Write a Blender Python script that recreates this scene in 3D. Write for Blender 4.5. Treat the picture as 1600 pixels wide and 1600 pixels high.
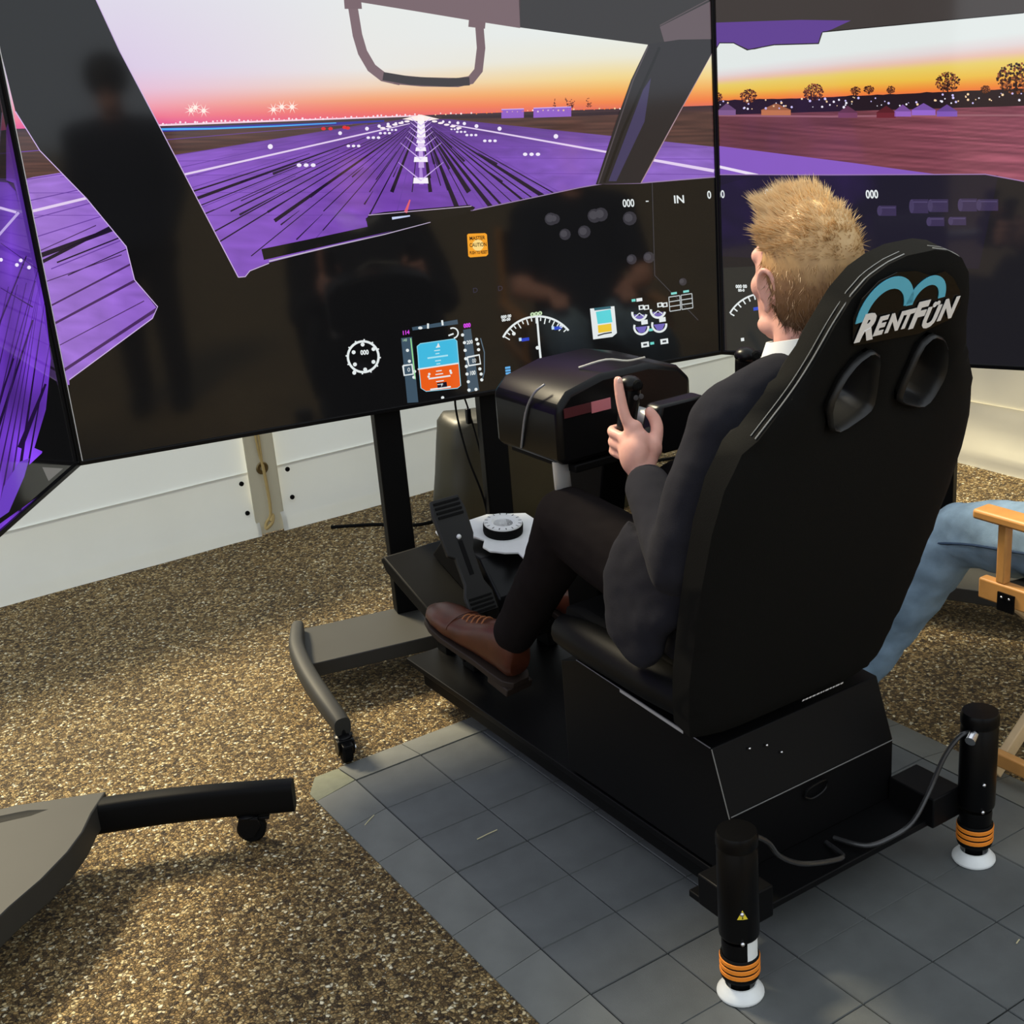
import bpy, bmesh, math, random
from mathutils import Vector, Matrix, noise
from mathutils.geometry import tessellate_polygon

for o in list(bpy.data.objects):
    bpy.data.objects.remove(o, do_unlink=True)
SC = bpy.context.scene
COL = SC.collection
random.seed(7)

# ------------------------------------------------------------------ camera, sky, sun, exposure
cam_d = bpy.data.cameras.new('camera')
cam = bpy.data.objects.new('camera', cam_d)
COL.objects.link(cam)
cam_d.sensor_width = 36.0
cam_d.lens = 45.0
cam_d.clip_start = 0.05
_r = Vector((0.8354541, -0.5437502, -0.0797001))
_d = Vector((-0.2444815, -0.2378530, -0.9400291))
_f = Vector((0.4921841, 0.8048364, -0.3316522))
cam.matrix_world = Matrix(((_r.x, -_d.x, -_f.x, -1.0216), (_r.y, -_d.y, -_f.y, -2.4725),
                           (_r.z, -_d.z, -_f.z, 1.5615), (0, 0, 0, 1)))
SC.camera = cam

world = bpy.data.worlds.new('overcast_sky')
SC.world = world
world.use_nodes = True
wn = world.node_tree.nodes['Background']
wn.inputs[0].default_value = (0.86, 0.93, 1.0, 1)
wn.inputs[1].default_value = 1.15

sun_d = bpy.data.lights.new('sun', 'SUN')
sun_d.energy = 6.0
sun_d.angle = math.radians(13)
sun_d.color = (1.0, 0.86, 0.58)
sun = bpy.data.objects.new('sun', sun_d)
COL.objects.link(sun)
SUN_FROM = Vector((-0.22, 0.95, 0.96))
sun.rotation_euler = SUN_FROM.to_track_quat('Z', 'Y').to_euler()

SC.view_settings.view_transform = 'Standard'
SC.view_settings.look = 'None'
SC.view_settings.exposure = 0.0
SC.view_settings.gamma = 1.0
SC.view_settings.use_curve_mapping = False

# ------------------------------------------------------------------ helpers
def lin(c):
    out = []
    for v in c[:3]:
        v = v / 255.0
        out.append(v / 12.92 if v <= 0.04045 else ((v + 0.055) / 1.055) ** 2.4)
    return tuple(out)

MATS = {}
def mat(name, rgb, rough=0.5, spec=0.5, metal=0.0, var=0.0, vscale=40.0, bump=0.0, bscale=200.0, sheen=0.0, coat=0.0, linear=False):
    if name in MATS:
        return MATS[name]
    m = bpy.data.materials.new(name)
    m.use_nodes = True
    nt = m.node_tree
    b = nt.nodes['Principled BSDF']
    c = tuple(rgb) if linear else lin(rgb)
    b.inputs['Roughness'].default_value = rough
    b.inputs['Metallic'].default_value = metal
    b.inputs['Specular IOR Level'].default_value = spec
    b.inputs['Sheen Weight'].default_value = sheen
    b.inputs['Coat Weight'].default_value = coat
    tc = nt.nodes.new('ShaderNodeTexCoord')
    n = nt.nodes.new('ShaderNodeTexNoise')
    n.inputs['Scale'].default_value = vscale
    n.inputs['Detail'].default_value = 5
    nt.links.new(tc.outputs['Object'], n.inputs['Vector'])
    r = nt.nodes.new('ShaderNodeValToRGB')
    r.color_ramp.elements[0].position = 0.3
    r.color_ramp.elements[1].position = 0.7
    k0, k1 = 1 - var, 1 + var
    r.color_ramp.elements[0].color = (c[0] * k0, c[1] * k0, c[2] * k0, 1)
    r.color_ramp.elements[1].color = (min(1, c[0] * k1), min(1, c[1] * k1), min(1, c[2] * k1), 1)
    nt.links.new(n.outputs['Fac'], r.inputs['Fac'])
    nt.links.new(r.outputs['Color'], b.inputs['Base Color'])
    if bump > 0:
        n2 = nt.nodes.new('ShaderNodeTexNoise')
        n2.inputs['Scale'].default_value = bscale
        n2.inputs['Detail'].default_value = 3
        nt.links.new(tc.outputs['Object'], n2.inputs['Vector'])
        bp = nt.nodes.new('ShaderNodeBump')
        bp.inputs['Strength'].default_value = bump
        bp.inputs['Distance'].default_value = 0.002
        nt.links.new(n2.outputs['Fac'], bp.inputs['Height'])
        nt.links.new(bp.outputs['Normal'], b.inputs['Normal'])
    MATS[name] = m
    return m

def V(*a):
    return Vector(a[0]) if len(a) == 1 else Vector(a)

class MB:
    """collects one connected piece of geometry in world metres"""
    def __init__(self):
        self.v, self.f, self.mi = [], [], []
    def add(self, vs, fs, mi=0):
        k = len(self.v)
        self.v += [Vector(p) for p in vs]
        self.f += [tuple(i + k for i in t) for t in fs]
        self.mi += [mi] * len(fs)
        return self
    def box(self, x0, x1, y0, y1, z0, z1, mi=0, M=None):
        vs = [V(x, y, z) for x in (x0, x1) for y in (y0, y1) for z in (z0, z1)]
        if M is not None:
            vs = [M @ p for p in vs]
        return self.add(vs, [(0, 1, 3, 2), (4, 6, 7, 5), (0, 4, 5, 1), (2, 3, 7, 6), (0, 2, 6, 4), (1, 5, 7, 3)], mi)
    def prism(self, pts, origin, ax, ay, depth, mi=0, holes=()):
        """outline pts (2D) in plane origin+ax,ay, extruded by vector depth"""
        loops = [list(pts)] + [list(h) for h in holes]
        flat = [p for l in loops for p in l]
        tris = tessellate_polygon([[V(p[0], p[1], 0) for p in l] for l in loops])
        n = len(flat)
        o, ax, ay, dp = V(origin), V(ax), V(ay), V(depth)
        vs = [o + ax * p[0] + ay * p[1] for p in flat]
        vs = vs + [p + dp for p in vs]
        fs = [tuple(t) for t in tris] + [tuple(i + n for i in reversed(t)) for t in tris]
        k = 0
        for l in loops:
            m = len(l)
            for i in range(m):
                a, b = k + i, k + (i + 1) % m
                fs.append((a, b, b + n, a + n))
            k += m
        return self.add(vs, fs, mi)
    def rings(self, rings, closed=True, cap=True, mi=0):
        n = len(rings[0])
        vs = [p for r in rings for p in r]
        fs = []
        for i in range(len(rings) - 1):
            for j in range(n if closed else n - 1):
                a, b = i * n + j, i * n + (j + 1) % n
                fs.append((a, b, b + n, a + n))
        if cap:
            fs.append(tuple(range(n)))
            k = (len(rings) - 1) * n
            fs.append(tuple(reversed(range(k, k + n))))
        return self.add(vs, fs, mi)
    def lathe(self, prof, origin, axis=(0, 0, 1), n=24, mi=0):
        q = V(0, 0, 1).rotation_difference(V(axis))
        o = V(origin)
        rs = [[o + q @ V(max(r, 1e-5) * math.cos(2 * math.pi * j / n), max(r, 1e-5) * math.sin(2 * math.pi * j / n), h) for j in range(n)] for r, h in prof]
        return self.rings(rs, mi=mi)
    def cyl(self, a, b, r, r2=None, n=16, mi=0):
        a, b = V(a), V(b)
        return self.lathe([(r, 0), (r if r2 is None else r2, (b - a).length)], a, b - a, n, mi)
    def tube(self, pts, r, n=10, mi=0, sm=4, ry=None, up=(0, 0, 1), sq=1.0):
        """rounded tube through pts; r number or list; ry: second radius"""
        pts = [V(p) for p in pts]
        rr = r if isinstance(r, (list, tuple)) else [r] * len(pts)
        r2 = rr if ry is None else (ry if isinstance(ry, (list, tuple)) else [ry] * len(pts))
        P, A, B = [], [], []
        for i in range(len(pts) - 1):
            p0, p1, p2, p3 = pts[max(i - 1, 0)], pts[i], pts[i + 1], pts[min(i + 2, len(pts) - 1)]
            for k in range(sm):
                t = k / sm
                P.append(0.5 * ((2 * p1) + (p2 - p0) * t + (2 * p0 - 5 * p1 + 4 * p2 - p3) * t * t + (3 * p1 - p0 - 3 * p2 + p3) * t ** 3))
                A.append(rr[i] * (1 - t) + rr[i + 1] * t)
                B.append(r2[i] * (1 - t) + r2[i + 1] * t)
        P.append(pts[-1]); A.append(rr[-1]); B.append(r2[-1])
        rs = []
        side = None
        for i, p in enumerate(P):
            t = (P[min(i + 1, len(P) - 1)] - P[max(i - 1, 0)])
            t = t.normalized() if t.length > 1e-9 else V(0, 0, 1)
            if side is None:
                u = V(up)
                if abs(t.dot(u.normalized())) > 0.95:
                    u = V(1, 0, 0)
                side = t.cross(u).normalized()
            else:
                side = (side - t * side.dot(t))
                side = side.normalized()
            w = side.cross(t).normalized()
            pw = lambda t_: math.copysign(abs(t_) ** sq, t_)
            rs.append([p + side * (A[i] * pw(math.cos(2 * math.pi * j / n))) + w * (B[i] * pw(math.sin(2 * math.pi * j / n))) for j in range(n)])
        return self.rings(rs, mi=mi)
    def ball(self, c, rx, ry=None, rz=None, n=16, m=10, M=None, mi=0):
        ry = rx if ry is None else ry
        rz = rx if rz is None else rz
        M = M or Matrix.Identity(3)
        rs = []
        for i in range(m + 1):
            a = -math.pi / 2 + math.pi * i / m
            ca, sa = max(math.cos(a), 1e-4), math.sin(a)
            rs.append([V(c) + M @ V(rx * ca * math.cos(2 * math.pi * j / n), ry * ca * math.sin(2 * math.pi * j / n), rz * sa) for j in range(n)])
        return self.rings(rs, mi=mi)

WORLD0 = {}
def root(name, label, cat, loc, group=None):
    o = bpy.data.objects.new(name, None)
    o.empty_display_size = 0.1
    COL.objects.link(o)
    o.location = loc
    WORLD0[o.name] = V(loc)
    tag(o, label, cat, group)
    return o
def tag(o, label=None, cat=None, group=None, kind=None):
    if label: o['label'] = label
    if cat: o['category'] = cat
    if group: o['group'] = group
    if kind: o['kind'] = kind
    return o
def base(parent):
    return WORLD0.get(parent.name, V(0, 0, 0)) if parent else V(0, 0, 0)
def obj(name, mb, mats, parent=None, smooth=35, bevel=0.0, origin=None, label=None, sub=0):
    b = V(origin) if origin is not None else base(parent)
    me = bpy.data.meshes.new(name)
    me.from_pydata([tuple(p - b) for p in mb.v], [], mb.f)
    if not isinstance(mats, (list, tuple)):
        mats = [mats]
    for m in mats:
        me.materials.append(m)
    for p, i in zip(me.polygons, mb.mi):
        p.material_index = i
    bm = bmesh.new()
    bm.from_mesh(me)
    bmesh.ops.recalc_face_normals(bm, faces=bm.faces)
    if smooth:
        for fc in bm.faces:
            fc.smooth = True
        for e in bm.edges:
            e.smooth = len(e.link_faces) == 2 and e.calc_face_angle(0) < math.radians(smooth)
    bm.to_mesh(me)
    bm.free()
    o = bpy.data.objects.new(name, me)
    COL.objects.link(o)
    if parent:
        o.parent = parent
        if origin is not None:
            o.location = V(origin) - base(parent)
    elif origin is not None:
        o.location = b
    WORLD0[o.name] = b
    if bevel:
        md = o.modifiers.new('bevel', 'BEVEL')
        md.width = bevel
        md.segments = 2
        md.limit_method = 'ANGLE'
        md.angle_limit = math.radians(40)
    if sub:
        md = o.modifiers.new('subdivision', 'SUBSURF')
        md.levels = md.render_levels = sub
    if label:
        o['label'] = label
    return o
def remesh(o, voxel, smooth_it=6, fac=0.5, disp=None):
    """fuse the overlapping limbs of a figure into one continuous skin"""
    md = o.modifiers.new('remesh', 'REMESH')
    md.mode = 'VOXEL'
    md.voxel_size = voxel
    if smooth_it:
        ms = o.modifiers.new('smooth', 'SMOOTH')
        ms.iterations = smooth_it
        ms.factor = fac
    dg = bpy.context.evaluated_depsgraph_get()
    me = bpy.data.meshes.new_from_object(o.evaluated_get(dg))
    old = o.data
    mats = list(old.materials)
    o.modifiers.clear()
    o.data = me
    bpy.data.meshes.remove(old)
    if not me.materials:
        for m in mats:
            me.materials.append(m)
    if disp:
        b = WORLD0[o.name]
        me.calc_loop_triangles()
        ns = [v.normal.copy() for v in me.vertices]
        for v, n in zip(me.vertices, ns):
            v.co += n * disp(v.co + b, n)
    me.polygons.foreach_set('use_smooth', [True] * len(me.polygons))
    me.update()
    return o

_text_cache = {}
def glyphs(s, bold=0.0, shear=0.0):
    """flat lettering as triangles, cap height about 0.7"""
    k = (s, bold, shear)
    if k not in _text_cache:
        cu = bpy.data.curves.new('lettering', 'FONT')
        cu.body = s
        cu.size = 1.0
        cu.offset = bold
        cu.shear = shear
        cu.resolution_u = 3
        t = bpy.data.objects.new('lettering', cu)
        COL.objects.link(t)
        dg = bpy.context.evaluated_depsgraph_get()
        me = bpy.data.meshes.new_from_object(t.evaluated_get(dg))
        _text_cache[k] = ([(v.co.x, v.co.y) for v in me.vertices], [tuple(p.vertices) for p in me.polygons])
        bpy.data.meshes.remove(me)
        bpy.data.objects.remove(t)
        bpy.data.curves.remove(cu)
    return _text_cache[k]

# ------------------------------------------------------------------ materials
def asphalt():
    m = bpy.data.materials.new('asphalt_gravel')
    m.use_nodes = True
    nt = m.node_tree
    N, L = nt.nodes, nt.links
    b = N['Principled BSDF']
    tc = N.new('ShaderNodeTexCoord')
    warp = N.new('ShaderNodeTexNoise'); warp.inputs['Scale'].default_value = 85
    L.new(tc.outputs['Object'], warp.inputs['Vector'])
    mx = N.new('ShaderNodeVectorMath'); mx.operation = 'MULTIPLY_ADD'
    mx.inputs[1].default_value = (0.010, 0.010, 0.010)
    L.new(warp.outputs['Color'], mx.inputs[0]); L.new(tc.outputs['Object'], mx.inputs[2])
    vo = N.new('ShaderNodeTexVoronoi'); vo.inputs['Scale'].default_value = 145
    L.new(mx.outputs[0], vo.inputs['Vector'])
    ve = N.new('ShaderNodeTexVoronoi'); ve.feature = 'DISTANCE_TO_EDGE'; ve.inputs['Scale'].default_value = 145
    L.new(mx.outputs[0], ve.inputs['Vector'])
    sep = N.new('ShaderNodeSeparateColor'); L.new(vo.outputs['Color'], sep.inputs[0])
    r = N.new('ShaderNodeValToRGB')
    cols = [(0.0, (58, 44, 28)), (0.3, (106, 84, 50)), (0.55, (146, 118, 72)), (0.78, (178, 150, 98)), (0.93, (212, 190, 140)), (1.0, (246, 236, 204))]
    r.color_ramp.elements[0].position, r.color_ramp.elements[0].color = 0.0, (*lin(cols[0][1]), 1)
    r.color_ramp.elements[1].position, r.color_ramp.elements[1].color = 1.0, (*lin(cols[-1][1]), 1)
    for p, c in cols[1:-1]:
        e = r.color_ramp.elements.new(p); e.color = (*lin(c), 1)
    L.new(sep.outputs[0], r.inputs['Fac'])
    er = N.new('ShaderNodeMapRange'); er.inputs[1].default_value = 0.0; er.inputs[2].default_value = 0.22
    er.inputs[3].default_value = 0.35; er.inputs[4].default_value = 1.0
    L.new(ve.outputs['Distance'], er.inputs[0])
    mul = N.new('ShaderNodeMix'); mul.data_type = 'RGBA'; mul.blend_type = 'MULTIPLY'; mul.inputs[0].default_value = 1.0
    L.new(r.outputs['Color'], mul.inputs[6]); L.new(er.outputs[0], mul.inputs[7])
    big = N.new('ShaderNodeTexNoise'); big.inputs['Scale'].default_value = 2.2; big.inputs['Detail'].default_value = 6
    L.new(tc.outputs['Object'], big.inputs['Vector'])
    br = N.new('ShaderNodeMapRange'); br.inputs[1].default_value = 0.3; br.inputs[2].default_value = 0.7
    br.inputs[3].default_value = 0.8; br.inputs[4].default_value = 1.15
    L.new(big.outputs['Fac'], br.inputs[0])
    m2 = N.new('ShaderNodeMix'); m2.data_type = 'RGBA'; m2.blend_type = 'MULTIPLY'; m2.inputs[0].default_value = 1.0
    L.new(mul.outputs[2], m2.inputs[6]); L.new(br.outputs[0], m2.inputs[7])
    L.new(m2.outputs[2], b.inputs['Base Color'])
    b.inputs['Roughness'].default_value = 0.75
    b.inputs['Specular IOR Level'].default_value = 0.3
    bp = N.new('ShaderNodeBump'); bp.inputs['Strength'].default_value = 0.9; bp.inputs['Distance'].default_value = 0.004
    L.new(er.outputs[0], bp.inputs['Height']); L.new(bp.outputs['Normal'], b.inputs['Normal'])
    return m

def picture_material():
    m = bpy.data.materials.new('screen_picture')
    m.use_nodes = True
    nt = m.node_tree
    b = nt.nodes['Principled BSDF']
    a = nt.nodes.new('ShaderNodeAttribute')
    a.attribute_name = 'pixel'
    b.inputs['Base Color'].default_value = (0.004, 0.004, 0.004, 1)
    b.inputs['Roughness'].default_value = 0.07
    b.inputs['Specular IOR Level'].default_value = 0.52
    nt.links.new(a.outputs['Color'], b.inputs['Emission Color'])
    b.inputs['Emission Strength'].default_value = 1.0
    return m

ASPHALT = asphalt()
PICTURE = picture_material()
BLACKGLOSS = mat('black_gloss_plastic', (14, 14, 15), 0.3, 0.18)
BLACK = mat('black_powder_coat', (12, 12, 12), 0.55, 0.1, bump=0.15, bscale=900)
BLACKPLATE = mat('black_sheet_metal', (13, 13, 14), 0.45, 0.1)
CHARCOAL = mat('charcoal_steel', (50, 49, 45), 0.6, 0.35, var=0.06, vscale=9)
RUBBER = mat('black_rubber', (11, 11, 11), 0.75, 0.1)
SILVER = mat('bare_aluminium', (205, 206, 205), 0.35, 0.5, metal=0.6)
CHROME = mat('chrome', (225, 225, 228), 0.2, 0.5, metal=1.0)
WHITEPL = mat('white_plastic', (232, 234, 232), 0.4, 0.5, var=0.03)
TILE = mat('dark_rubber_tile', (88, 91, 91), 0.62, 0.3, var=0.22, vscale=7, bump=0.25, bscale=500)
TILE_DARK = mat('mat_underlay', (18, 18, 18), 0.8, 0.2)
TENT = mat('white_tarpaulin', (232, 236, 235), 0.6, 0.3, var=0.02, vscale=3)
def translucent(m, k):
    nt = m.node_tree
    b = nt.nodes['Principled BSDF']
    t = nt.nodes.new('ShaderNodeBsdfTranslucent')
    t.inputs[0].default_value = (0.66, 0.76, 0.86, 1)
    mx = nt.nodes.new('ShaderNodeMixShader')
    mx.inputs[0].default_value = k
    nt.links.new(b.outputs[0], mx.inputs[1]); nt.links.new(t.outputs[0], mx.inputs[2])
    nt.links.new(mx.outputs[0], nt.nodes['Material Output'].inputs[0])
translucent(TENT, 0.18)
TENT_HEM = mat('tarpaulin_hem', (224, 224, 216), 0.6, 0.3, var=0.03, vscale=5)
translucent(TENT_HEM, 0.16)
TENT_OLD = mat('yellowed_tarpaulin', (222, 215, 190), 0.6, 0.3, var=0.05, vscale=4)
translucent(TENT_OLD, 0.12)
ROPE = mat('tan_rope', (190, 166, 112), 0.8, 0.2, bump=0.6, bscale=600)
SEATCLOTH = mat('black_seat_fabric', (19, 19, 18), 0.85, 0.08, bump=0.3, bscale=900)
SEATVINYL = mat('black_seat_vinyl', (12, 12, 12), 0.5, 0.12, bump=0.12, bscale=700)
THREAD = mat('white_stitching', (150, 150, 146), 0.7, 0.3)
ORANGE = mat('orange_stripe', (240, 140, 40), 0.5, 0.4)
YELLOW = mat('yellow_warning', (236, 214, 60), 0.5, 0.4)
LOGOBLUE = mat('logo_blue', (92, 190, 222), 0.4, 0.5)
LOGOWHITE = mat('logo_white', (236, 236, 236), 0.4, 0.5)
LOGOBLACK = mat('logo_black', (13, 13, 13), 0.25, 0.15)
SKIN = mat('skin', (222, 168, 152), 0.5, 0.35, var=0.05, vscale=30, bump=0.08, bscale=300)
SKIN.node_tree.nodes['Principled BSDF'].inputs['Subsurface Weight'].default_value = 0.12
SKIN.node_tree.nodes['Principled BSDF'].inputs['Subsurface Radius'].default_value = (0.012, 0.005, 0.003)
HAIR = mat('blond_hair', (214, 174, 110), 0.45, 0.4, var=0.25, vscale=60)
def hair_gradient(m):
    nt = m.node_tree
    tc = nt.nodes.new('ShaderNodeTexCoord')
    sx = nt.nodes.new('ShaderNodeSeparateXYZ')
    nt.links.new(tc.outputs['Object'], sx.inputs[0])
    nz = nt.nodes.new('ShaderNodeTexNoise'); nz.inputs['Scale'].default_value = 70
    nt.links.new(tc.outputs['Object'], nz.inputs['Vector'])
    ad = nt.nodes.new('ShaderNodeMath'); ad.operation = 'MULTIPLY_ADD'; ad.inputs[1].default_value = 0.05
    nt.links.new(nz.outputs['Fac'], ad.inputs[0]); nt.links.new(sx.outputs['Z'], ad.inputs[2])
    mr = nt.nodes.new('ShaderNodeMapRange'); mr.inputs[1].default_value = 0.64; mr.inputs[2].default_value = 0.84
    nt.links.new(ad.outputs[0], mr.inputs[0])
    r = nt.nodes.new('ShaderNodeValToRGB')
    st = [(0.0, (98, 70, 46)), (0.35, (138, 102, 68)), (0.6, (190, 152, 102)), (1.0, (226, 194, 142))]
    r.color_ramp.elements[0].position, r.color_ramp.elements[0].color = 0.0, (*lin(st[0][1]), 1)
    r.color_ramp.elements[1].position, r.color_ramp.elements[1].color = 1.0, (*lin(st[3][1]), 1)
    for p, c in st[1:3]:
        e = r.color_ramp.elements.new(p); e.color = (*lin(c), 1)
    nt.links.new(mr.outputs[0], r.inputs['Fac'])
    nt.links.new(r.outputs['Color'], nt.nodes['Principled BSDF'].inputs['Base Color'])
hair_gradient(HAIR)
HAIRSIDE = mat('short_brown_hair', (142, 106, 74), 0.6, 0.3, var=0.2, vscale=80)
SUIT = mat('charcoal_wool', (35, 35, 41), 0.9, 0.06, var=0.1, vscale=25, bump=0.35, bscale=1100, sheen=0.02)
TROUSER = mat('dark_trouser_wool', (27, 23, 23), 0.9, 0.06, var=0.08, vscale=25, bump=0.25, bscale=1100)
SHIRT = mat('white_shirt_cotton', (220, 224, 226), 0.7, 0.2)
LEATHER = mat('brown_leather', (80, 40, 24), 0.4, 0.45, var=0.25, vscale=25, bump=0.1, bscale=300)
SOLE = mat('shoe_sole', (44, 34, 28), 0.6, 0.3)
DENIM = mat('blue_denim', (142, 168, 190), 0.85, 0.15, var=0.28, vscale=14, bump=0.4, bscale=900)
DENIMSEAM = mat('denim_seam', (60, 78, 104), 0.85, 0.15)
WOOD = mat('oiled_beech', (206, 148, 82), 0.45, 0.4, var=0.12, vscale=18)
WOODPALE = mat('pale_beech', (226, 196, 150), 0.5, 0.4, var=0.08, vscale=18)
CANVAS = mat('black_canvas', (20, 20, 20), 0.85, 0.15, bump=0.3, bscale=700)
OLIVE = mat('olive_tarp', (50, 46, 30), 0.42, 0.45, var=0.25, vscale=6)
PINKREFL = mat('pink_reflection', (196, 116, 124), 0.4, 0.4)  # flat colours painting the reflection on the yoke housing
DARKRED = mat('dark_red_reflection', (78, 34, 38), 0.4, 0.4)
STRAW = mat('dry_straw', (200, 190, 150), 0.7, 0.3)

# ------------------------------------------------------------------ ground and tent walls
GZ = -0.018
g = MB()
nx = 2
g.add([(-40, -40, GZ), (40, -40, GZ), (40, 40, GZ), (-40, 40, GZ)], [(0, 1, 2, 3)])
floor = obj('floor', g, ASPHALT, smooth=0)
tag(floor, 'coarse golden brown asphalt ground', kind='structure')

def cloth_wall(name, p0, p1, h, seed, label, matl, amp=0.02, nseg=90):
    """tent sidewall: hanging fabric with soft folds and a hem that kicks inwards at the ground"""
    p0, p1 = V(p0), V(p1)
    d = (p1 - p0)
    ln = d.length
    d = d.normalized()
    n = V(d.y, -d.x, 0)
    zs = [0, 0.01, 0.03, 0.05, 0.06, 0.08, 0.10, 0.12, 0.15, 0.18, 0.21, 0.24, 0.238, 0.30, 0.35, 0.40, 0.55, 0.7, 0.85, h]
    rs = []
    for z in zs:
        row = []
        for i in range(nseg + 1):
            s = ln * i / nseg
            w = amp * (noise.noise(V(s * 1.3, z * 0.9, seed)) + 0.5 * noise.noise(V(s * 4, z * 2.2, seed + 3)) + 0.45 * noise.noise(V(s * 5 + z * 9, z * 14, seed + 6)))
            k = max(0.0, 1 - z / 0.14)
            kick = k * (0.05 + 0.02 * noise.noise(V(s * 2.1, 1.7, seed)))
            fold = (0.008 if z <= 0.24 and z != 0.238 and z > 0.01 else 0.0) + (0.012 * max(0, noise.noise(V(s * 1.9, 4, seed)) + 0.3) if 0.04 < z < 0.07 else 0)
            p = p0 + d * s + n * (w * min(1, 0.25 + z) + kick + fold)
            p.z = GZ + z + (0.012 * noise.noise(V(s * 1.7, 9, seed)) if 0 < z < 0.2 else 0)
            row.append(p)
        rs.append(row)
    m = MB()
    m.rings(rs, closed=False, cap=False)
    nf = nseg
    for k in range(len(m.f)):
        if k < 12 * nf:
            m.mi[k] = 1
    o = obj(name, m, [matl, TENT_HEM if matl is TENT else matl], smooth=60)
    tag(o, label, kind='structure')
    return o
wb = cloth_wall('wall_back', (-4.5, 1.92, 0), (0.515, 1.86, 0), 0.95, 1.0, 'white tent sidewall panel left of the laced seam', TENT)  # height cut low behind the screens so sun reaches the ground
wc = cloth_wall('wall_rear', (0.60, 1.86, 0), (3.0, 1.84, 0), 0.95, 5.0, 'white tent sidewall panel right of the laced seam', TENT)  # same low cut, shaped to let the sunlight in
wr = cloth_wall('wall_right', (2.87, 2.0, 0), (2.97, -4.0, 0), 2.3, 9.0, 'cream tent sidewall beyond the right screen', TENT_OLD, amp=0.03)
# seam strip, lacing rope and eyelets
m = MB()
m.box(0.50, 0.615, 1.825, 1.832, GZ + 0.002, 0.95)
obj('seam_strip', m, TENT_OLD, wb, bevel=0.003)
for dx in (-0.006, 0.006):
    m = MB()
    m.tube([(0.552 + dx, 1.818, z) for z in (0.94, 0.8, 0.55, 0.36)] + [(0.555, 1.815, 0.24)], 0.004, 6)
    obj('lacing_rope', m, ROPE, wb)
m = MB()
m.tube([(0.556, 1.815, 0.25), (0.560, 1.812, 0.15), (0.556, 1.808, 0.06), (0.535, 1.81, 0.03), (0.53, 1.805, 0.01), (0.555, 1.80, 0.03), (0.565, 1.81, 0.055), (0.55, 1.80, 0.035)], 0.006, 8)
obj('rope_knot', m, ROPE, wb)
m = MB()
m.lathe([(0.008, 0), (0.022, 0), (0.024, 0.003), (0.02, 0.007), (0.009, 0.006), (0.008, 0)], (0.556, 1.826, 0.235), (0, -1, 0), 20)
obj('eyelet', m, mat('dull_brass', (120, 104, 70), 0.4, 0.5, metal=0.8), wb)
for x, z in ((0.475, 0.19), (0.480, 0.075), (0.655, 0.205), (0.658, 0.095)):
    m = MB()
    m.lathe([(0.009, 0), (0.009, 0.004), (0.006, 0.006)], (x, 1.842 if x < 0.6 else 1.833, z), (0, -1, 0), 12)
    obj('rivet', m, BLACK, wb if x < 0.6 else wc)

# ------------------------------------------------------------------ interlocking floor mat
TA, TB = 0.155, 0.1748
mat_root = root('floor_mat', 'dark grey interlocking floor tiles with sloped edges under the simulator', 'floor mat', (0.52, -0.9, GZ))
NA, NB = 12, 6
m = MB()
m.box(0.0, NB * TB, -NA * TA, 0.0, GZ + 0.001, GZ + 0.010)
obj('underlay', m, TILE_DARK, mat_root, smooth=0)
def tile_mesh(w, h):
    m = MB()
    b = 0.0022
    z0, z1 = GZ + 0.006, 0.0
    ring = lambda k, z: [V(k, -k, z), V(w - k, -k, z), V(w - k, -h + k, z), V(k, -h + k, z)]
    m.rings([ring(0.0, z0), ring(0.0, z1 - b), ring(b * 0.6, z1)], cap=True)
    return m
t0 = obj('tile', tile_mesh(TB - 0.0022, TA - 0.0016), TILE, mat_root, smooth=0, origin=(0, 0, 0))
first = True
for a in range(NA):
    for b in range(NB):
        t = t0 if first else t0.copy()
        if not first:
            COL.objects.link(t)
        first = False
        thick = 0.0012 if a % 3 == 0 else 0.0
        t.location = V(b * TB + 0.0011, -a * TA - 0.0008 - thick, random.uniform(-0.0006, 0.0)) - base(mat_root)
RW = 0.101
RAMP = mat('ramp_edge_rubber', (104, 106, 102), 0.66, 0.35, var=0.14, vscale=9, bump=0.25, bscale=500)
def ramp_side(sgn):
    m = MB()
    h = TA - 0.0018
    vs = [V(0, 0, 0), V(0, -h, 0), V(sgn * RW, -h, GZ + 0.003), V(sgn * RW, 0, GZ + 0.003), V(0, 0, GZ), V(0, -h, GZ), V(sgn * RW, -h, GZ), V(sgn * RW, 0, GZ)]
    m.add(vs, [(0, 1, 2, 3), (4, 5, 6, 7), (0, 1, 5, 4), (1, 2, 6, 5), (2, 3, 7, 6), (3, 0, 4, 7)])
    return m
for sgn, x in ((-1, -0.0025), (1, NB * TB + 0.0015)):
    r0 = obj('ramp_edge', ramp_side(sgn), RAMP, mat_root, smooth=0, origin=(0, 0, 0))
    for a in range(NA):
        t = r0 if a == 0 else r0.copy()
        if a:
            COL.objects.link(t)
        t.location = V(x, -a * TA - 0.0009, 0) - base(mat_root)
m = MB()
w = TB - 0.002
m.add([(0, 0, 0), (w, 0, 0), (w, RW, GZ + 0.003), (0, RW, GZ + 0.003), (0, 0, GZ), (w, 0, GZ), (w, RW, GZ), (0, RW, GZ)],
      [(0, 1, 2, 3), (4, 5, 6, 7), (0, 1, 5, 4), (1, 2, 6, 5), (2, 3, 7, 6), (3, 0, 4, 7)])
r0 = obj('ramp_edge', m, RAMP, mat_root, smooth=0, origin=(0, 0, 0))
for b in range(NB):
    t = r0 if b == 0 else r0.copy()
    if b:
        COL.objects.link(t)
    t.location = V(b * TB + 0.001, 0.0025, 0) - base(mat_root)
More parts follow.
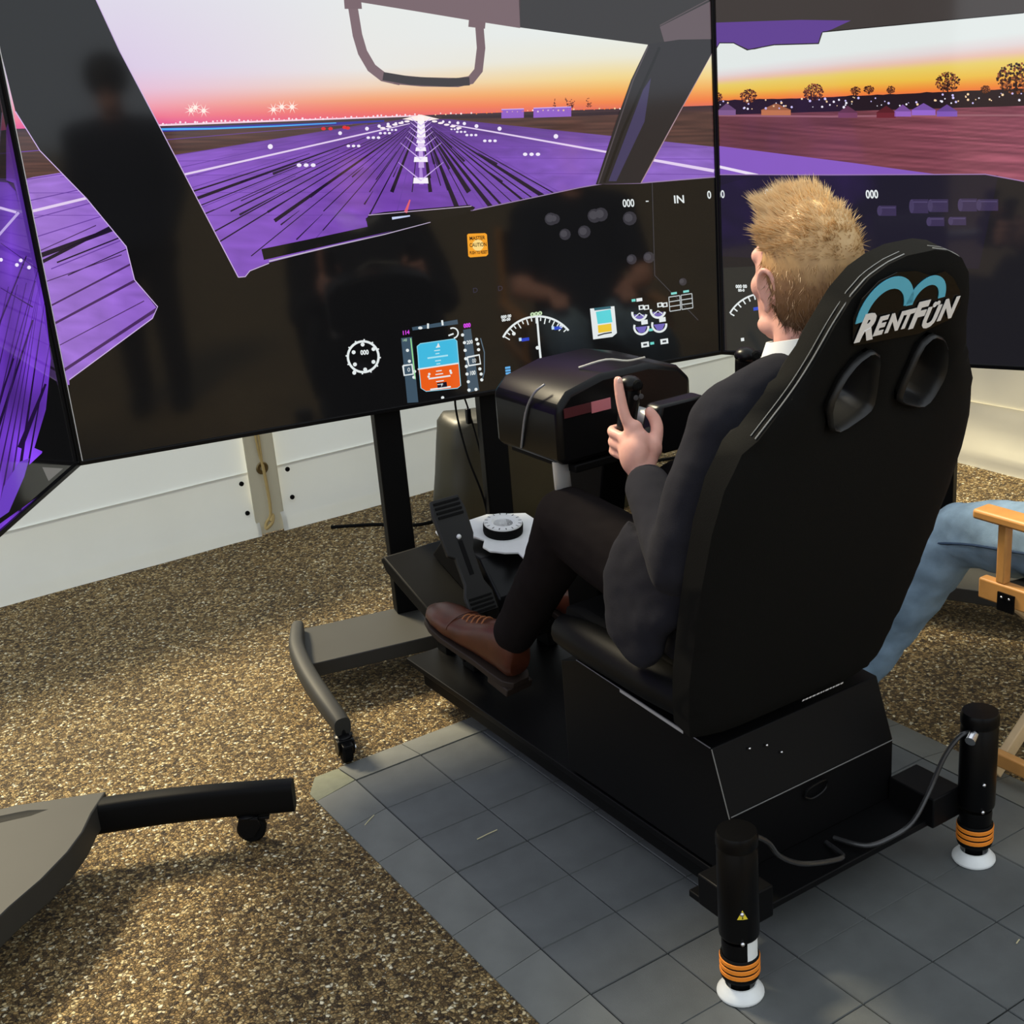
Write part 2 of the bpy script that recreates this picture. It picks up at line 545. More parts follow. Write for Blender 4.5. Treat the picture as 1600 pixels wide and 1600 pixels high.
for sgn, x in ((-1, -0.0025), (1, NB * TB + 0.0015)):
    m = MB()
    z = GZ + 0.003
    s = sgn
    m.add([(x, 0.0025, 0), (x + s * RW, 0.0, z), (x + s * RW, 0.04, z), (x + s * 0.06, RW, z), (x, RW, z),
           (x, 0.0025, GZ), (x + s * RW, 0.0, GZ), (x + s * RW, 0.04, GZ), (x + s * 0.06, RW, GZ), (x, RW, GZ)],
          [(0, 1, 2), (0, 2, 3), (0, 3, 4), (5, 6, 7, 8, 9), (1, 2, 7, 6), (2, 3, 8, 7), (3, 4, 9, 8), (0, 1, 6, 5), (0, 4, 9, 5)])
    obj('corner_piece', m, mat('worn_corner_rubber', (118, 120, 100), 0.7, 0.3, var=0.1), mat_root, smooth=0)

# ------------------------------------------------------------------ wall screens and their pictures
SW, SH = 1.83, 1.13
class Pic:
    """a flat picture shown on a panel: drawn in drawing units, carried onto the panel by a fixed 3x3 map"""
    def __init__(self, H, org, d):
        self.H, self.o, self.d = H, V(org), V(d)
        self.n = V(self.d.y, -self.d.x, 0)
        self.v, self.f, self.c = {}, {}, {}
        self.grp = 'scenery'
    def at(self, x, y, layer):
        H = self.H
        w = H[2][0] * x + H[2][1] * y + H[2][2]
        u = (H[0][0] * x + H[0][1] * y + H[0][2]) / w
        v = (H[1][0] * x + H[1][1] * y + H[1][2]) / w
        u = min(max(u, 0.011), SW - 0.011)
        v = min(max(v, 0.011), SH - 0.011)
        return self.o + self.d * u + V(0, 0, v) + self.n * (0.0015 + 0.00025 * layer)
    def tris(self, pts, faces, col, layer):
        g = self.grp
        vs, fs, cs = self.v.setdefault(g, []), self.f.setdefault(g, []), self.c.setdefault(g, [])
        k = len(vs)
        vs += [self.at(p[0], p[1], layer) for p in pts]
        for t in faces:
            fs.append(tuple(i + k for i in t))
            cs.append([lin(col[i]) for i in t] if isinstance(col, list) else [lin(col)] * len(t))
    def poly(self, pts, col, layer):
        if len(pts) <= 4:
            self.tris(pts, [tuple(range(len(pts)))], col, layer)
        else:
            self.tris(pts, tessellate_polygon([[V(p[0], p[1], 0) for p in pts]]), col, layer)
    def grid(self, x0, x1, nx, ytop, ybot, ny, cf, layer):
        pts, cols, fs = [], [], []
        for j in range(ny + 1):
            for i in range(nx + 1):
                x = x0 + (x1 - x0) * i / nx
                a, b = ytop(x), ybot(x)
                y = a + (b - a) * j / ny
                pts.append((x, y)); cols.append(cf(x, y))
        for j in range(ny):
            for i in range(nx):
                k = j * (nx + 1) + i
                fs.append((k, k + 1, k + nx + 2, k + nx + 1))
        self.tris(pts, fs, cols, layer)
    def line(self, pts, w, col, layer, w2=None):
        n = len(pts)
        out = []
        for i, p in enumerate(pts):
            a, b = pts[max(i - 1, 0)], pts[min(i + 1, n - 1)]
            dx, dy = b[0] - a[0], b[1] - a[1]
            l = math.hypot(dx, dy) or 1
            ww = (w + ((w2 if w2 is not None else w) - w) * i / max(n - 1, 1)) / 2
            out.append(((p[0] - dy / l * ww, p[1] + dx / l * ww), (p[0] + dy / l * ww, p[1] - dx / l * ww)))
        P = [q for o in out for q in o]
        self.tris(P, [(2 * i, 2 * i + 2, 2 * i + 3, 2 * i + 1) for i in range(n - 1)], col, layer)
    def disc(self, x, y, r, col, layer, ry=None, n=12):
        ry = r if ry is None else ry
        self.tris([(x + r * math.cos(2 * math.pi * i / n), y + ry * math.sin(2 * math.pi * i / n)) for i in range(n)], [tuple(range(n))], col, layer)
    def arc(self, x, y, r, a0, a1, w, col, layer, n=24, ry=None):
        ry = r if ry is None else ry
        self.line([(x + r * math.cos(math.radians(a0 + (a1 - a0) * i / n)), y + ry * math.sin(math.radians(a0 + (a1 - a0) * i / n))) for i in range(n + 1)], w, col, layer)
    def rect(self, x, y, w, h, col, layer, sl=-0.15, sk=0.1):
        """rect centred on x,y whose sides lean like the panel does"""
        P = [(x + a * w / 2 + b * sk * h / 2, y + a * w / 2 * sl + b * h / 2) for a, b in ((-1, -1), (1, -1), (1, 1), (-1, 1))]
        self.poly(P, col, layer)
    def text(self, s, x, y, size, col, layer, sl=-0.15, sk=0.08, wx=1.0, bold=0.0):
        vs, fs = glyphs(s, bold)
        x0, x1 = min(v[0] for v in vs), max(v[0] for v in vs)
        cx = (x0 + x1) / 2
        P = [(x + (vx - cx) * size * wx - (vy - 0.35) * size * sk, y + (vx - cx) * size * wx * sl - (vy - 0.35) * size) for vx, vy in vs]
        self.tris(P, fs, col, layer)
    def star(self, x, y, r, col, layer):
        for a in (20, 65, 110, 155):
            dx, dy = r * math.cos(math.radians(a)), r * math.sin(math.radians(a))
            self.poly([(x - dx, y - dy), (x + dy * 0.08, y - dx * 0.08), (x + dx, y + dy), (x - dy * 0.08, y + dx * 0.08)], col, layer)
        self.disc(x, y, r * 0.3, col, layer)
    def build(self, parent):
        b = base(parent)
        for g in self.v:
            me = bpy.data.meshes.new(g + '_picture')
            me.from_pydata([tuple(p - b) for p in self.v[g]], [], self.f[g])
            me.materials.append(PICTURE)
            at = me.color_attributes.new('pixel', 'FLOAT_COLOR', 'CORNER')
            flat = []
            for cs in self.c[g]:
                for c in cs:
                    flat += [c[0], c[1], c[2], 1.0]
            at.data.foreach_set('color', flat)
            o = bpy.data.objects.new(g + '_picture', me)
            COL.objects.link(o)
            o.parent = parent
            WORLD0[o.name] = b

def mixc(a, b, t):
    t = min(max(t, 0), 1)
    return tuple(a[i] * (1 - t) + b[i] * t for i in range(3))
def ramp(stops, x):
    if x <= stops[0][0]: return stops[0][1]
    for (a, ca), (b, cb) in zip(stops, stops[1:]):
        if x <= b:
            return mixc(ca, cb, (x - a) / (b - a))
    return stops[-1][1]

def screen(name, label, org, d, edge_glint):
    d = V(d).normalized()
    org = V(org)
    n = V(d.y, -d.x, 0)
    mid = org + d * (SW / 2)
    R = root(name, label, 'screen', (mid.x, mid.y, org.z), 'three large screens in an arc')
    def slab(u0, u1, v0, v1, a, b):
        m = MB()
        q = lambda u, v, w: org + d * u + V(0, 0, v) + n * w
        vs = [q(u, v, w) for u in (u0, u1) for v in (v0, v1) for w in (a, b)]
        return m.add(vs, [(0, 1, 3, 2), (4, 6, 7, 5), (0, 4, 5, 1), (2, 3, 7, 6), (0, 2, 6, 4), (1, 5, 7, 3)])
    obj('housing', slab(0.002, SW - 0.002, 0.002, SH - 0.002, -0.045, -0.001), BLACK, R, bevel=0.004)
    obj('rear_cover', slab(0.3, SW - 0.3, 0.12, SH - 0.35, -0.075, -0.044), BLACK, R, bevel=0.01)
    scr = obj('panel', slab(0.008, SW - 0.008, 0.008, SH - 0.008, -0.001, 0.0008), mat('dark_panel_glass', (6, 6, 7), 0.07, 0.52), R, smooth=0)
    fr = MB()
    loop = [(0, 0), (SW, 0), (SW, SH), (0, SH)]
    inner = [(0.011, 0.011), (SW - 0.011, 0.011), (SW - 0.011, SH - 0.011), (0.011, SH - 0.011)]
    fr.prism(loop, org + n * -0.004, d, (0, 0, 1), n * 0.013, holes=[inner])
    obj('bezel', fr, BLACKGLOSS, R, bevel=0.0015)
    if edge_glint:
        tm = MB()  # light caught on the bezel side, painted as a near-white rod
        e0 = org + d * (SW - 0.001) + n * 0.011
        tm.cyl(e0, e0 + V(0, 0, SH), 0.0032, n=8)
        obj('edge_glint', tm, mat('pale_edge_glint', (236, 236, 234), 0.4, 0.5), R)
    return R, scr

ORG_C = V(-0.327, 0.707, 0.70); D_C = V(0.9791667, -0.2030580, 0)
ORG_R = V(1.462, 0.336, 0.70); D_R = V(0.4171837, -0.9088222, 0)
ORG_L = V(-1.355823, -0.806414, 0.70); D_L = V(0.5621986, 0.8270023, 0)
H_C = ((0.0013236013760416178, -0.0002670378379569403, 0.03236814775455976), (-0.00024948521775549395, -0.0014407440118654419, 1.0779333872996246), (-0.0001582603124612016, -0.0001232581362769198, 1.0))
H_R = ((0.002645668827744548, -6.863283116885285e-05, -2.9441396649983154), (0.000132675746188846, -0.0025048458150368075, 1.2356191145958895), (0.00038103747831804194, -0.00023002321060770745, 1.0))
H_L = ((0.0014521781890176947, -0.0005841492539120623, 1.9190286829699368), (-0.001146178809187216, -0.00129752345939405, 1.0834049724441455), (-0.0011958421755233677, 8.215250442688205e-05, 1.0))

scr_c, pan_c = screen('display_screen', 'middle large screen showing a purple runway at sunset above a dark cockpit panel', ORG_C, D_C, False)
scr_r, pan_r = screen('display_screen', 'right large screen showing a brown field and village behind the blond man', ORG_R, D_R, False)
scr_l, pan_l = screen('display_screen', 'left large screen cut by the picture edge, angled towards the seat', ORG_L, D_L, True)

DARK = (12, 12, 13)
P = Pic(H_C, ORG_C, D_C)
hz = lambda x: 194 - (x - 240) * 0.0335
def sky_c(x, y):
    e = hz(x) - y
    t = min(max((x - 200) / 750.0, 0), 1)
    L_ = ramp([(0, (226, 84, 150)), (12, (236, 118, 150)), (30, (236, 156, 178)), (55, (226, 186, 212)), (90, (216, 200, 226)), (200, (218, 212, 228))], e)
    M_ = ramp([(0, (232, 96, 104)), (12, (238, 118, 92)), (28, (240, 158, 110)), (48, (236, 205, 180)), (75, (228, 226, 222)), (200, (226, 230, 228))], e)
    R_ = ramp([(0, (226, 110, 88)), (10, (240, 128, 66)), (28, (240, 172, 84)), (48, (238, 208, 132)), (80, (230, 226, 206)), (120, (226, 232, 229)), (200, (226, 232, 229))], e)
    return mixc(L_, M_, t * 2) if t < 0.5 else mixc(M_, R_, t * 2 - 1)
def field_c(x, y):
    k = noise.noise(V(x * 0.012, y * 0.35, 3.0))
    c = mixc((62, 44, 44), (98, 66, 60), 0.5 + 0.9 * k)
    return mixc((52, 36, 50), c, min(max((y - hz(x)) / 12.0, 0), 1))
P.grid(-40, 1140, 90, lambda x: -70, hz, 46, sky_c, 0)
P.grid(-40, 1140, 120, hz, lambda x: 340, 60, field_c, 0)
VX, VY = 657.0, 184.0
def run_c(x, y):
    c = ramp([(60, (158, 116, 210)), (300, (140, 92, 200)), (480, (126, 78, 184)), (657, (112, 64, 168)), (800, (122, 78, 182)), (1000, (140, 100, 196))], x)
    k = 0.98 + 0.10 * noise.noise(V(x * 0.02, y * 0.09, 1.0)) + 0.10 * noise.noise(V(x * 0.11, y * 0.4, 5.0))
    f = min(max((y - VY) / 60.0, 0.0), 1.0)
    return tuple(min(255, v * k * (0.72 + 0.28 * f)) for v in c)
# purple apron left and right edges follow straight lines to the vanishing point
edgeL = lambda y: VX - (y - VY + 2) * 6.4
edgeR = lambda y: VX + 25 + (y - VY) * 9.6
pts, cols, fs = [], [], []
NYR, NXR = 70, 60
for j in range(NYR + 1):
    y = VY + 2 + (600 - VY) * (j / NYR) ** 1.6
    a, b = max(edgeL(y), -40), min(edgeR(y), 1140)
    for i in range(NXR + 1):
        x = a + (b - a) * i / NXR
        pts.append((x, y)); cols.append(run_c(x, y))
for j in range(NYR):
    for i in range(NXR):
        k = j * (NXR + 1) + i
        fs.append((k, k + 1, k + NXR + 2, k + NXR + 1))
P.tris(pts, fs, cols, 1)
ray_x = lambda xe, y: VX + (xe - VX) * (y - VY) / 146.0
# slab joints
for xe in (-900, -560, -330, -150, 20, 170, 300, 420, 530, 620, 760, 880, 1010, 1150, 1320, 1540):
    P.line([(ray_x(xe, VY + 10), VY + 10), (ray_x(xe, 420), 420)], 0.6, (104, 64, 158), 2, 1.8)
for y in (205, 215, 228, 246, 270, 300, 336):
    P.line([(max(edgeL(y), 0), y + 6), (VX, y), (min(edgeR(y), 1120), y + 2)], 0.8, (106, 66, 160), 2)
# painted edge lines
P.line([(40, 331), (290, 272), (560, 211), (640, 193)], 4.5, (226, 206, 240), 3, 1.2)
P.line([(705, 195), (770, 206), (945, 237), (1020, 250), (1115, 267)], 1.5, (226, 206, 240), 3, 5)
# tyre marks
rs_ = random.Random(11)
marks = [(205, 240, 430), (250, 215, 400), (290, 235, 410), (330, 205, 430), (360, 215, 330), (392, 205, 380), (420, 210, 400),
         (450, 200, 345), (478, 205, 400), (505, 198, 330), (530, 205, 360), (556, 198, 300), (580, 205, 345), (600, 200, 300), (700, 200, 290), (716, 198, 335), (735, 205, 345), (752, 198, 300),
         (772, 205, 350), (792, 198, 330), (815, 210, 350), (838, 200, 330), (860, 205, 345), (885, 215, 330), (915, 210, 330), (640, 230, 300), (676, 225, 300)]
for xe, ya, yb in marks:
    w1 = rs_.choice([1.6, 2.4, 4.0, 6.0, 8.0])
    P.line([(ray_x(xe, ya), ya), (ray_x(xe, ya * 0.6 + yb * 0.4), ya * 0.6 + yb * 0.4), (ray_x(xe, yb), yb)], 0.8, (26, 15, 40), 3, w1)
    for k in range(1):
        y0 = rs_.uniform(ya, yb - 20); y1 = y0 + rs_.uniform(12, 45)
        x1 = xe + rs_.uniform(-22, 22)
        P.line([(ray_x(x1, y0), y0), (ray_x(x1, y1), y1)], 0.6, (38, 24, 56), 3, rs_.uniform(1.5, 5))
# marks seen through the side window
for a, b, w_ in (((75, 478), (205, 412), 3), ((80, 506), (215, 436), 4), ((100, 578), (246, 482), 5), ((60, 392), (150, 352), 1.5), ((70, 440), (190, 398), 1.5), ((90, 540), (225, 470), 1.5)):
    P.line([a, b], w_, (70, 40, 92), 3)
# lights of the field, town, tanks and trees on the horizon
P.line([(235, 196), (400, 190), (540, 185), (650, 181)], 3.0, (244, 205, 222), 2, 2)
for i in range(60):
    x = 240 + i * 7.0
    P.disc(x + rs_.uniform(-2, 2), hz(x) - rs_.uniform(-1, 2), rs_.uniform(0.8, 1.9), (250, 225, 235), 3, n=6)
P.line([(250, 203), (400, 197), (525, 193), (600, 189)], 6.0, (44, 40, 150), 2, 3)
P.line([(250, 202), (330, 201), (430, 197), (525, 192)], 3.2, (70, 170, 240), 3, 1.5)
for i in range(40):
    x = 680 + i * 8
    P.disc(x, hz(x) - 1 + rs_.uniform(-1, 1.5), rs_.uniform(0.8, 1.7), rs_.choice([(250, 205, 150), (250, 225, 225), (240, 120, 60)]), 3, n=6)
P.line([(690, 183), (850, 181), (980, 176)], 4.5, (46, 32, 44), 2, 5)
for x0, x1, y0, y1 in ((783, 818, 171, 185), (833, 862, 169, 184), (862, 892, 168, 183)):
    P.poly([(x0, y0), (x1, y0 - 1), (x1, y1 - 1), (x0, y1)], (142, 92, 196), 3)
    P.line([(x0, y0), (x1, y0 - 1)], 1.4, (206, 172, 236), 4)
for x, r in ((888, 9), (893, 5), (920, 6), (866, 5)):
    for k in range(26):
        P.disc(x + rs_.gauss(0, r * 0.35), hz(x) - 4 - abs(rs_.gauss(0, r)), 0.9, (92, 40, 36), 3, n=5)
for x, y in ((305, 168), (298, 172), (318, 173), (440, 167), (427, 171), (456, 167)):
    P.star(x, y, 11, (255, 236, 226), 4)
for x, y in ((505, 201), (516, 201), (538, 199), (543, 200)):
    P.disc(x, y, 3.6, (222, 30, 40), 4, 2.6)
for x, y, s in ((422, 229, 4), (531, 208, 3), (573, 201, 3), (592, 197, 2.6), (606, 194, 2.4), (618, 193, 2.2), (628, 191, 2), (715, 192, 2.4), (725, 193, 2.6), (744, 197, 3), (780, 201, 3.2), (868, 213, 3.6), (702, 191, 2), (692, 190, 2)):
    P.disc(x, y, s, (240, 232, 250), 4)
for x, y, k in ((478, 258, 11), (552, 228, 8), (583, 215, 8), (601, 208, 7), (612, 203, 6), (765, 220, 8), (736, 211, 7), (720, 206, 6), (710, 202, 5), (830, 241, 10)):
    for q in (-1, 0, 1):
        P.disc(x + q * k, y, k * 0.36, (240, 232, 250), 4, k * 0.27, n=8)
# glowing centre-line lights
for (a, b, w0, w1, c) in ((182, 214, 10, 13, (250, 244, 246)), (214, 236, 9, 12, (226, 206, 242)), (236, 262, 6, 9, (196, 164, 228)), (262, 288, 4, 7, (170, 130, 214))):
    P.poly([(VX - w0 / 2, a), (VX + w0 / 2, a), (VX + 1 + w1 / 2, b), (VX + 1 - w1 / 2, b)], c, 4)
for y, w_, h_ in ((282, 22, 9), (249, 20, 8), (233, 15, 6), (221, 12, 5), (212, 11, 5), (204, 10, 5), (197, 10, 5)):
    P.poly([(VX - w_ / 2, y - h_ / 2), (VX + w_ / 2, y - h_ / 2), (VX + w_ / 2 + 1, y + h_ / 2), (VX - w_ / 2 - 1, y + h_ / 2)], (246, 240, 250), 5)
    for s in (-1, 1):
        P.line([(VX, y), (VX + s * w_ * 1.6, y - w_ * 1.3)], 2.2, (206, 176, 238), 5, 0.5)
P.poly([(628, 186), (657, 179), (686, 186), (657, 190)], (252, 236, 230), 4)
for s in (-1, 1):
    for k in range(6):
        y = 186 + k * 2.6
        P.disc(VX + s * (12 + k * 9.5), y + 1, 4.5, (250, 238, 240), 4, 1.7, n=8)
# cockpit frame silhouettes
P.grp = 'cockpit'
P.poly([(-60, -90), (108, -90), (150, 0), (187, 80), (217, 137), (245, 190), (300, 295), (372, 433), (372, 520), (246, 520), (244, 480), (210, 437), (197, 385), (135, 310), (62, 235), (24, 174), (-60, 60)], DARK, 6)
P.poly([(40, 640), (108, 593), (238, 497), (246, 479), (340, 440), (372, 433), (383, 431), (390, 422), (420, 410), (600, 364), (735, 328), (830, 308), (905, 292), (940, 287), (1000, 285), (1140, 274), (1150, 640), (100, 820)], DARK, 5)
P.poly([(408, 389), (500, 370), (574, 354), (571, 341), (583, 334), (600, 331), (733, 320), (742, 324), (735, 332), (668, 348), (500, 386), (412, 406)], (16, 16, 17), 7)
P.line([(420, 408), (520, 384), (600, 366), (672, 347)], 2.6, (186, 172, 200), 8, 1.0)
P.line([(633, 332), (640, 312)], 5, (226, 96, 108), 8, 2)
P.line([(612, 341), (640, 337)], 4, (196, 206, 240), 8, 2)
P.line([(575, 336), (736, 322)], 1.2, (190, 172, 200), 8)
P.poly([(530, -90), (540, 0), (565, 4), (645, 17), (735, 32), (812, 44), (812, -90)], (112, 90, 96), 6)  # overhead frame; haze reflected in the screen is mixed into this brown
P.poly([(806, -90), (810, 0), (812, 43), (870, 51), (1012, 70), (1150, 80), (1150, -90)], (42, 39, 40), 6)
P.line([(1030, 40), (1112, -2)], 2, (84, 72, 76), 8)
P.poly([(1030, 42), (1112, 2), (1125, 2), (1125, 66), (1080, 84), (1040, 76)], (94, 80, 86), 7)
P.poly([(1012, 69), (985, 125), (960, 195), (930, 288), (1000, 286), (1050, 195), (1113, 84), (1125, 60), (1060, 62)], (36, 33, 37), 8)
P.poly([(1016, 122), (1004, 140), (950, 283), (962, 283), (1006, 190)], (62, 56, 92), 9)
P.line([(1012, 72), (988, 126), (934, 287)], 2, (78, 70, 76), 9)
P.line([(1113, 84), (1050, 195), (1001, 285)], 1.5, (170, 140, 150), 9)
P.line([(1030, 74), (972, 205), (943, 285)], 4, (20, 19, 21), 9)
P.line([(547, -20), (551, 12), (558, 55), (566, 82), (580, 106), (598, 120), (625, 126)], 15, (118, 94, 100), 7, 15)
P.line([(615, 124), (660, 128), (715, 129), (735, 125), (747, 110), (751, 75), (748, 36)], 15, (112, 88, 94), 7, 13)
P.line([(598, 119), (640, 126), (700, 129), (733, 127)], 13, (48, 40, 44), 8)
P.poly([(536, -10), (563, -6), (565, 14), (538, 14)], (112, 88, 94), 8)
P.poly([(732, 30), (758, 34), (757, 45), (731, 42)], (112, 88, 94), 8)
P.line([(150, 0), (187, 80), (245, 190), (372, 433)], 1.4, (200, 176, 220), 7)
P.line([(24, 174), (62, 235), (135, 310), (197, 385), (210, 437), (246, 479), (238, 497), (108, 593)], 1.4, (206, 180, 232), 7)
P.line([(420, 411), (390, 423), (383, 432), (372, 433)], 1.4, (200, 176, 220), 7)
P.line([(735, 329), (830, 309), (905, 293), (940, 287), (1000, 286), (1120, 276)], 1.6, (150, 126, 168), 7)
# panel seams and faint knobs
P.line([(1018, 286), (1022, 430), (1090, 500)], 1.4, (58, 57, 62), 9)
for x, y, r in ((860, 342, 10), (866, 342, 8), (928, 337, 11), (938, 335, 11), (882, 366, 9), (912, 362, 10), (983, 341, 11), (986, 405, 8), (1013, 402, 9), (1066, 440, 6)):
    P.disc(x, y, r, (54, 52, 58), 9)
    P.disc(x - 2, y - 1, r * 0.6, (72, 70, 76), 10)
for x, y, s in ((742, 453, 'D'), (781, 450, 'D')):
    P.text(s, x, y, 11, (48, 46, 66), 9)
# caution light and displays
P.grp = 'caution_light'
ORA = (242, 160, 40)
P.poly([(729, 367), (731, 365), (757, 364), (760, 366), (762, 397), (759, 400), (734, 402), (731, 400)], ORA, 9)
P.disc(746, 383, 9, (250, 214, 130), 10)
P.text('MASTER', 745, 371.5, 8.2, (40, 22, 6), 11, sl=-0.06, wx=0.82, bold=0.02)
P.text('CAUTION', 746, 382, 8.2, (40, 22, 6), 11, sl=-0.06, wx=0.72, bold=0.02)
P.text('PUSH TO RESET', 747, 394, 6.8, (60, 20, 6), 11, sl=-0.06, wx=0.58, bold=0.03)
W_ = (226, 232, 232)
P.grp = 'readout'
P.text('000', 981, 317, 17, W_, 9, sl=-0.04, wx=0.72, bold=0.02)
P.text('-', 1010, 312, 18, W_, 9, sl=-0.04)
P.text('IN', 1060, 311, 17, W_, 9, sl=-0.04, wx=1.0, bold=0.02)
P.text('0', 1107, 304, 17, W_, 9, sl=-0.04, wx=0.75, bold=0.02)
# clock
P.grp = 'clock'
P.arc(567, 557, 24, 0, 360, 3.6, W_, 9, 36)
for k in range(12):
    a = math.radians(k * 30 + 3)
    P.line([(567 + 24 * math.cos(a), 557 + 24 * math.sin(a)), (567 + 27.5 * math.cos(a), 557 + 27.5 * math.sin(a))], 2.2, W_, 9)
for x, y in ((566, 538), (583, 545), (552, 550), (554, 569), (583, 565), (570, 577), (553, 582)):
    P.disc(x, y, 3.2, W_, 9, n=8)
P.text('000', 569, 550, 10, W_, 9, sl=-0.08, wx=0.85, bold=0.04)
# primary flight display
P.grp = 'flight_display'
SLATE = (62, 82, 98)
P.poly([(643, 511), (714, 499), (715, 506), (644, 516)], SLATE, 9)
P.poly([(626, 528), (643, 526), (653, 628), (636, 629)], SLATE, 9)
P.poly([(723, 515), (735, 513), (748, 609), (731, 613)], SLATE, 9)
P.poly([(651, 540), (655, 537), (709, 529), (713, 532), (716, 568), (653, 577)], (66, 184, 222), 10)
P.poly([(653, 577), (716, 567), (719, 602), (715, 606), (665, 611), (658, 607)], (232, 92, 24), 10)
P.line([(652, 576.5), (716, 567)], 2.2, W_, 11)
P.line([(651, 541), (656, 536.5), (709, 529), (713, 532), (719, 602), (714, 606), (665, 611), (657, 606), (651, 541)], 1.2, (140, 210, 230), 11)
for dy, wd, c in ((-30, 3, W_), (-25, 9, (190, 230, 240)), (-20, 6, (190, 230, 240)), (-15, 32, (170, 226, 240)), (-9, 9, (190, 230, 240)), (-4, 6, (190, 230, 240)),
                  (7, 9, W_), (12, 12, W_), (17, 34, W_), (23, 12, W_), (28, 9, W_), (34, 32, W_)):
    x, y = 684.5 + dy * 0.09, 572 + dy
    P.line([(x - wd / 2, y + wd * 0.07), (x + wd / 2, y - wd * 0.07)], 2.4 if wd > 20 else 1.5, c, 11)
for x, y in ((670, 584), (703, 579), (669, 588), (704, 582)):
    P.disc(x, y, 2.0, W_, 11, n=8)
P.poly([(682, 598), (697, 596), (698, 604), (683, 606)], (26, 18, 34), 11)
P.text('F', 690, 601, 7, W_, 12)
P.poly([(681, 543), (684, 535), (687, 542)], W_, 11)
P.text('114', 634, 519, 8.5, (210, 70, 226), 10, wx=0.9, bold=0.04)
P.text('000', 729, 508, 8.5, (210, 70, 226), 10, wx=0.85, bold=0.06)
for x, y in ((636, 547), (639, 564), (646, 589), (647, 580), (722, 523), (725, 535), (726, 547), (727, 560), (728, 572), (729, 584), (731, 596), (732, 609), (743, 608), (691, 621), (744, 530), (746, 537), (747, 546), (749, 576), (751, 584), (752, 593)):
    P.disc(x, y, 2.6, W_, 10, n=8)
P.line([(641, 528), (648, 592)], 1.8, (150, 220, 150), 10)
P.line([(629, 571), (643, 569), (645, 584), (631, 586), (629, 571)], 2.6, W_, 10)
P.text('0', 638, 577, 9, W_, 11)
P.line([(729, 558), (748, 554), (750, 568), (732, 571), (729, 558)], 2.6, W_, 10)
P.text('00', 740, 563, 9, W_, 11, wx=0.7)
P.text('100', 738, 582, 9, W_, 11, wx=0.7, bold=0.03)
P.text('200', 733, 534, 8, W_, 11, wx=0.8, bold=0.03)
P.text('140', 632, 531, 6, (190, 224, 190), 11, wx=0.8)
P.line([(668, 513), (668, 505)], 3, W_, 10); P.line([(691, 508), (690, 500)], 3, W_, 10)
P.disc(656, 512, 3.5, W_, 10, 2.2)
P.arc(707, 520, 8, -120, 80, 2.2, W_, 10); P.line([(700, 524), (708, 521)], 2.4, W_, 10)
P.line([(750, 528), (756, 550), (756, 580), (753, 592)], 1.6, (84, 104, 120), 10)
P.text('100', 712, 625, 7, (190, 206, 206), 10)
# navigation arc
P.grp = 'navigation_display'
P.arc(840, 556, 62, -152, -40, 3.2, W_, 9, 30)
for k in range(16):
    a = math.radians(-150 + k * 7.1)
    r1 = 55 if k % 2 else 51
    P.line([(840 + 60 * math.cos(a), 556 + 60 * math.sin(a)), (840 + r1 * math.cos(a), 556 + r1 * math.sin(a))], 1.8, W_, 9)
P.line([(838, 492), (842, 540), (847, 590)], 3.0, W_, 9, 3.4)
P.text('000', 837, 490, 8, (196, 220, 180), 10, wx=1.5, bold=0.05)
for x, y, s in ((790, 494, '000 00'), (790, 499, '00-00')):
    P.text(s, x, y, 6, W_, 9, wx=0.95, bold=0.05)
for x, y in ((817, 530), (868, 512), (877, 581)):
    P.rect(x - 5, y, 4, 5, (190, 216, 240), 10)
    P.rect(x + 3, y, 12, 5, (34, 66, 190), 10)
for x, y in ((802, 521), (876, 509), (839, 543)):
    P.disc(x, y, 3, W_, 10, n=8)
P.rect(847, 589, 12, 13, W_, 10); P.rect(847, 588, 5, 5, (30, 36, 60), 11); P.rect(856, 587, 5, 6, (50, 100, 220), 11)
for k in range(5):
    P.rect(792.5 + k * 0.4, 574 + k * 4.4, 8, 3.2, (96, 170, 226), 10)
P.rect(794, 603, 8, 4, (120, 200, 220), 10)
# engine displays
P.grp = 'engine_display'
P.poly([(921, 482), (959, 478), (963, 520), (956, 526), (926, 530)], W_, 9)
P.poly([(930, 487), (953, 483), (956, 503), (933, 506)], (90, 208, 214), 10)
P.poly([(927, 481), (953, 478), (954, 482), (928, 485)], (52, 98, 110), 10)
P.poly([(933, 508), (954, 505), (955, 517), (934, 520)], (232, 196, 50), 10)
P.line([(933, 524), (943, 521), (955, 519)], 2, (30, 30, 34), 10)
P.grp = 'engine_gauge'
for x, y in ((998, 489), (1027, 485)):
    P.arc(x, y, 11, 10, 190, 3.4, W_, 10); P.arc(x, y + 2, 5, 0, 180, 6, (110, 96, 170), 9)
    P.line([(x - 7, y + 6), (x, y), (x + 7, y + 5)], 1.4, W_, 11)
    P.rect(x + 3, y - 9, 8, 7, W_, 10); P.rect(x + 11, y - 9, 8, 7, W_, 10); P.rect(x + 3, y - 9, 4, 4, (40, 40, 44), 11); P.rect(x + 11, y - 9, 4, 4, (40, 40, 44), 11)
for x, y in ((1001, 511), (1029, 507)):
    P.arc(x, y, 11, -10, 200, 3.2, W_, 10); P.poly([(x - 9, y), (x + 9, y - 2), (x + 5, y + 8), (x - 3, y + 9)], (112, 98, 180), 9)
    P.rect(x + 5, y - 8, 10, 7, W_, 10)
for x, y in ((1007, 538), (1037, 533)):
    P.rect(x, y, 12, 8, W_, 10); P.rect(x, y, 6, 3, (60, 60, 64), 11)
for x, y in ((989, 469), (1016, 515), (1018, 536)):
    P.rect(x, y, 6, 4, (110, 210, 200), 10)
P.rect(998, 468, 9, 5, W_, 10)
P.grp = 'table_display'
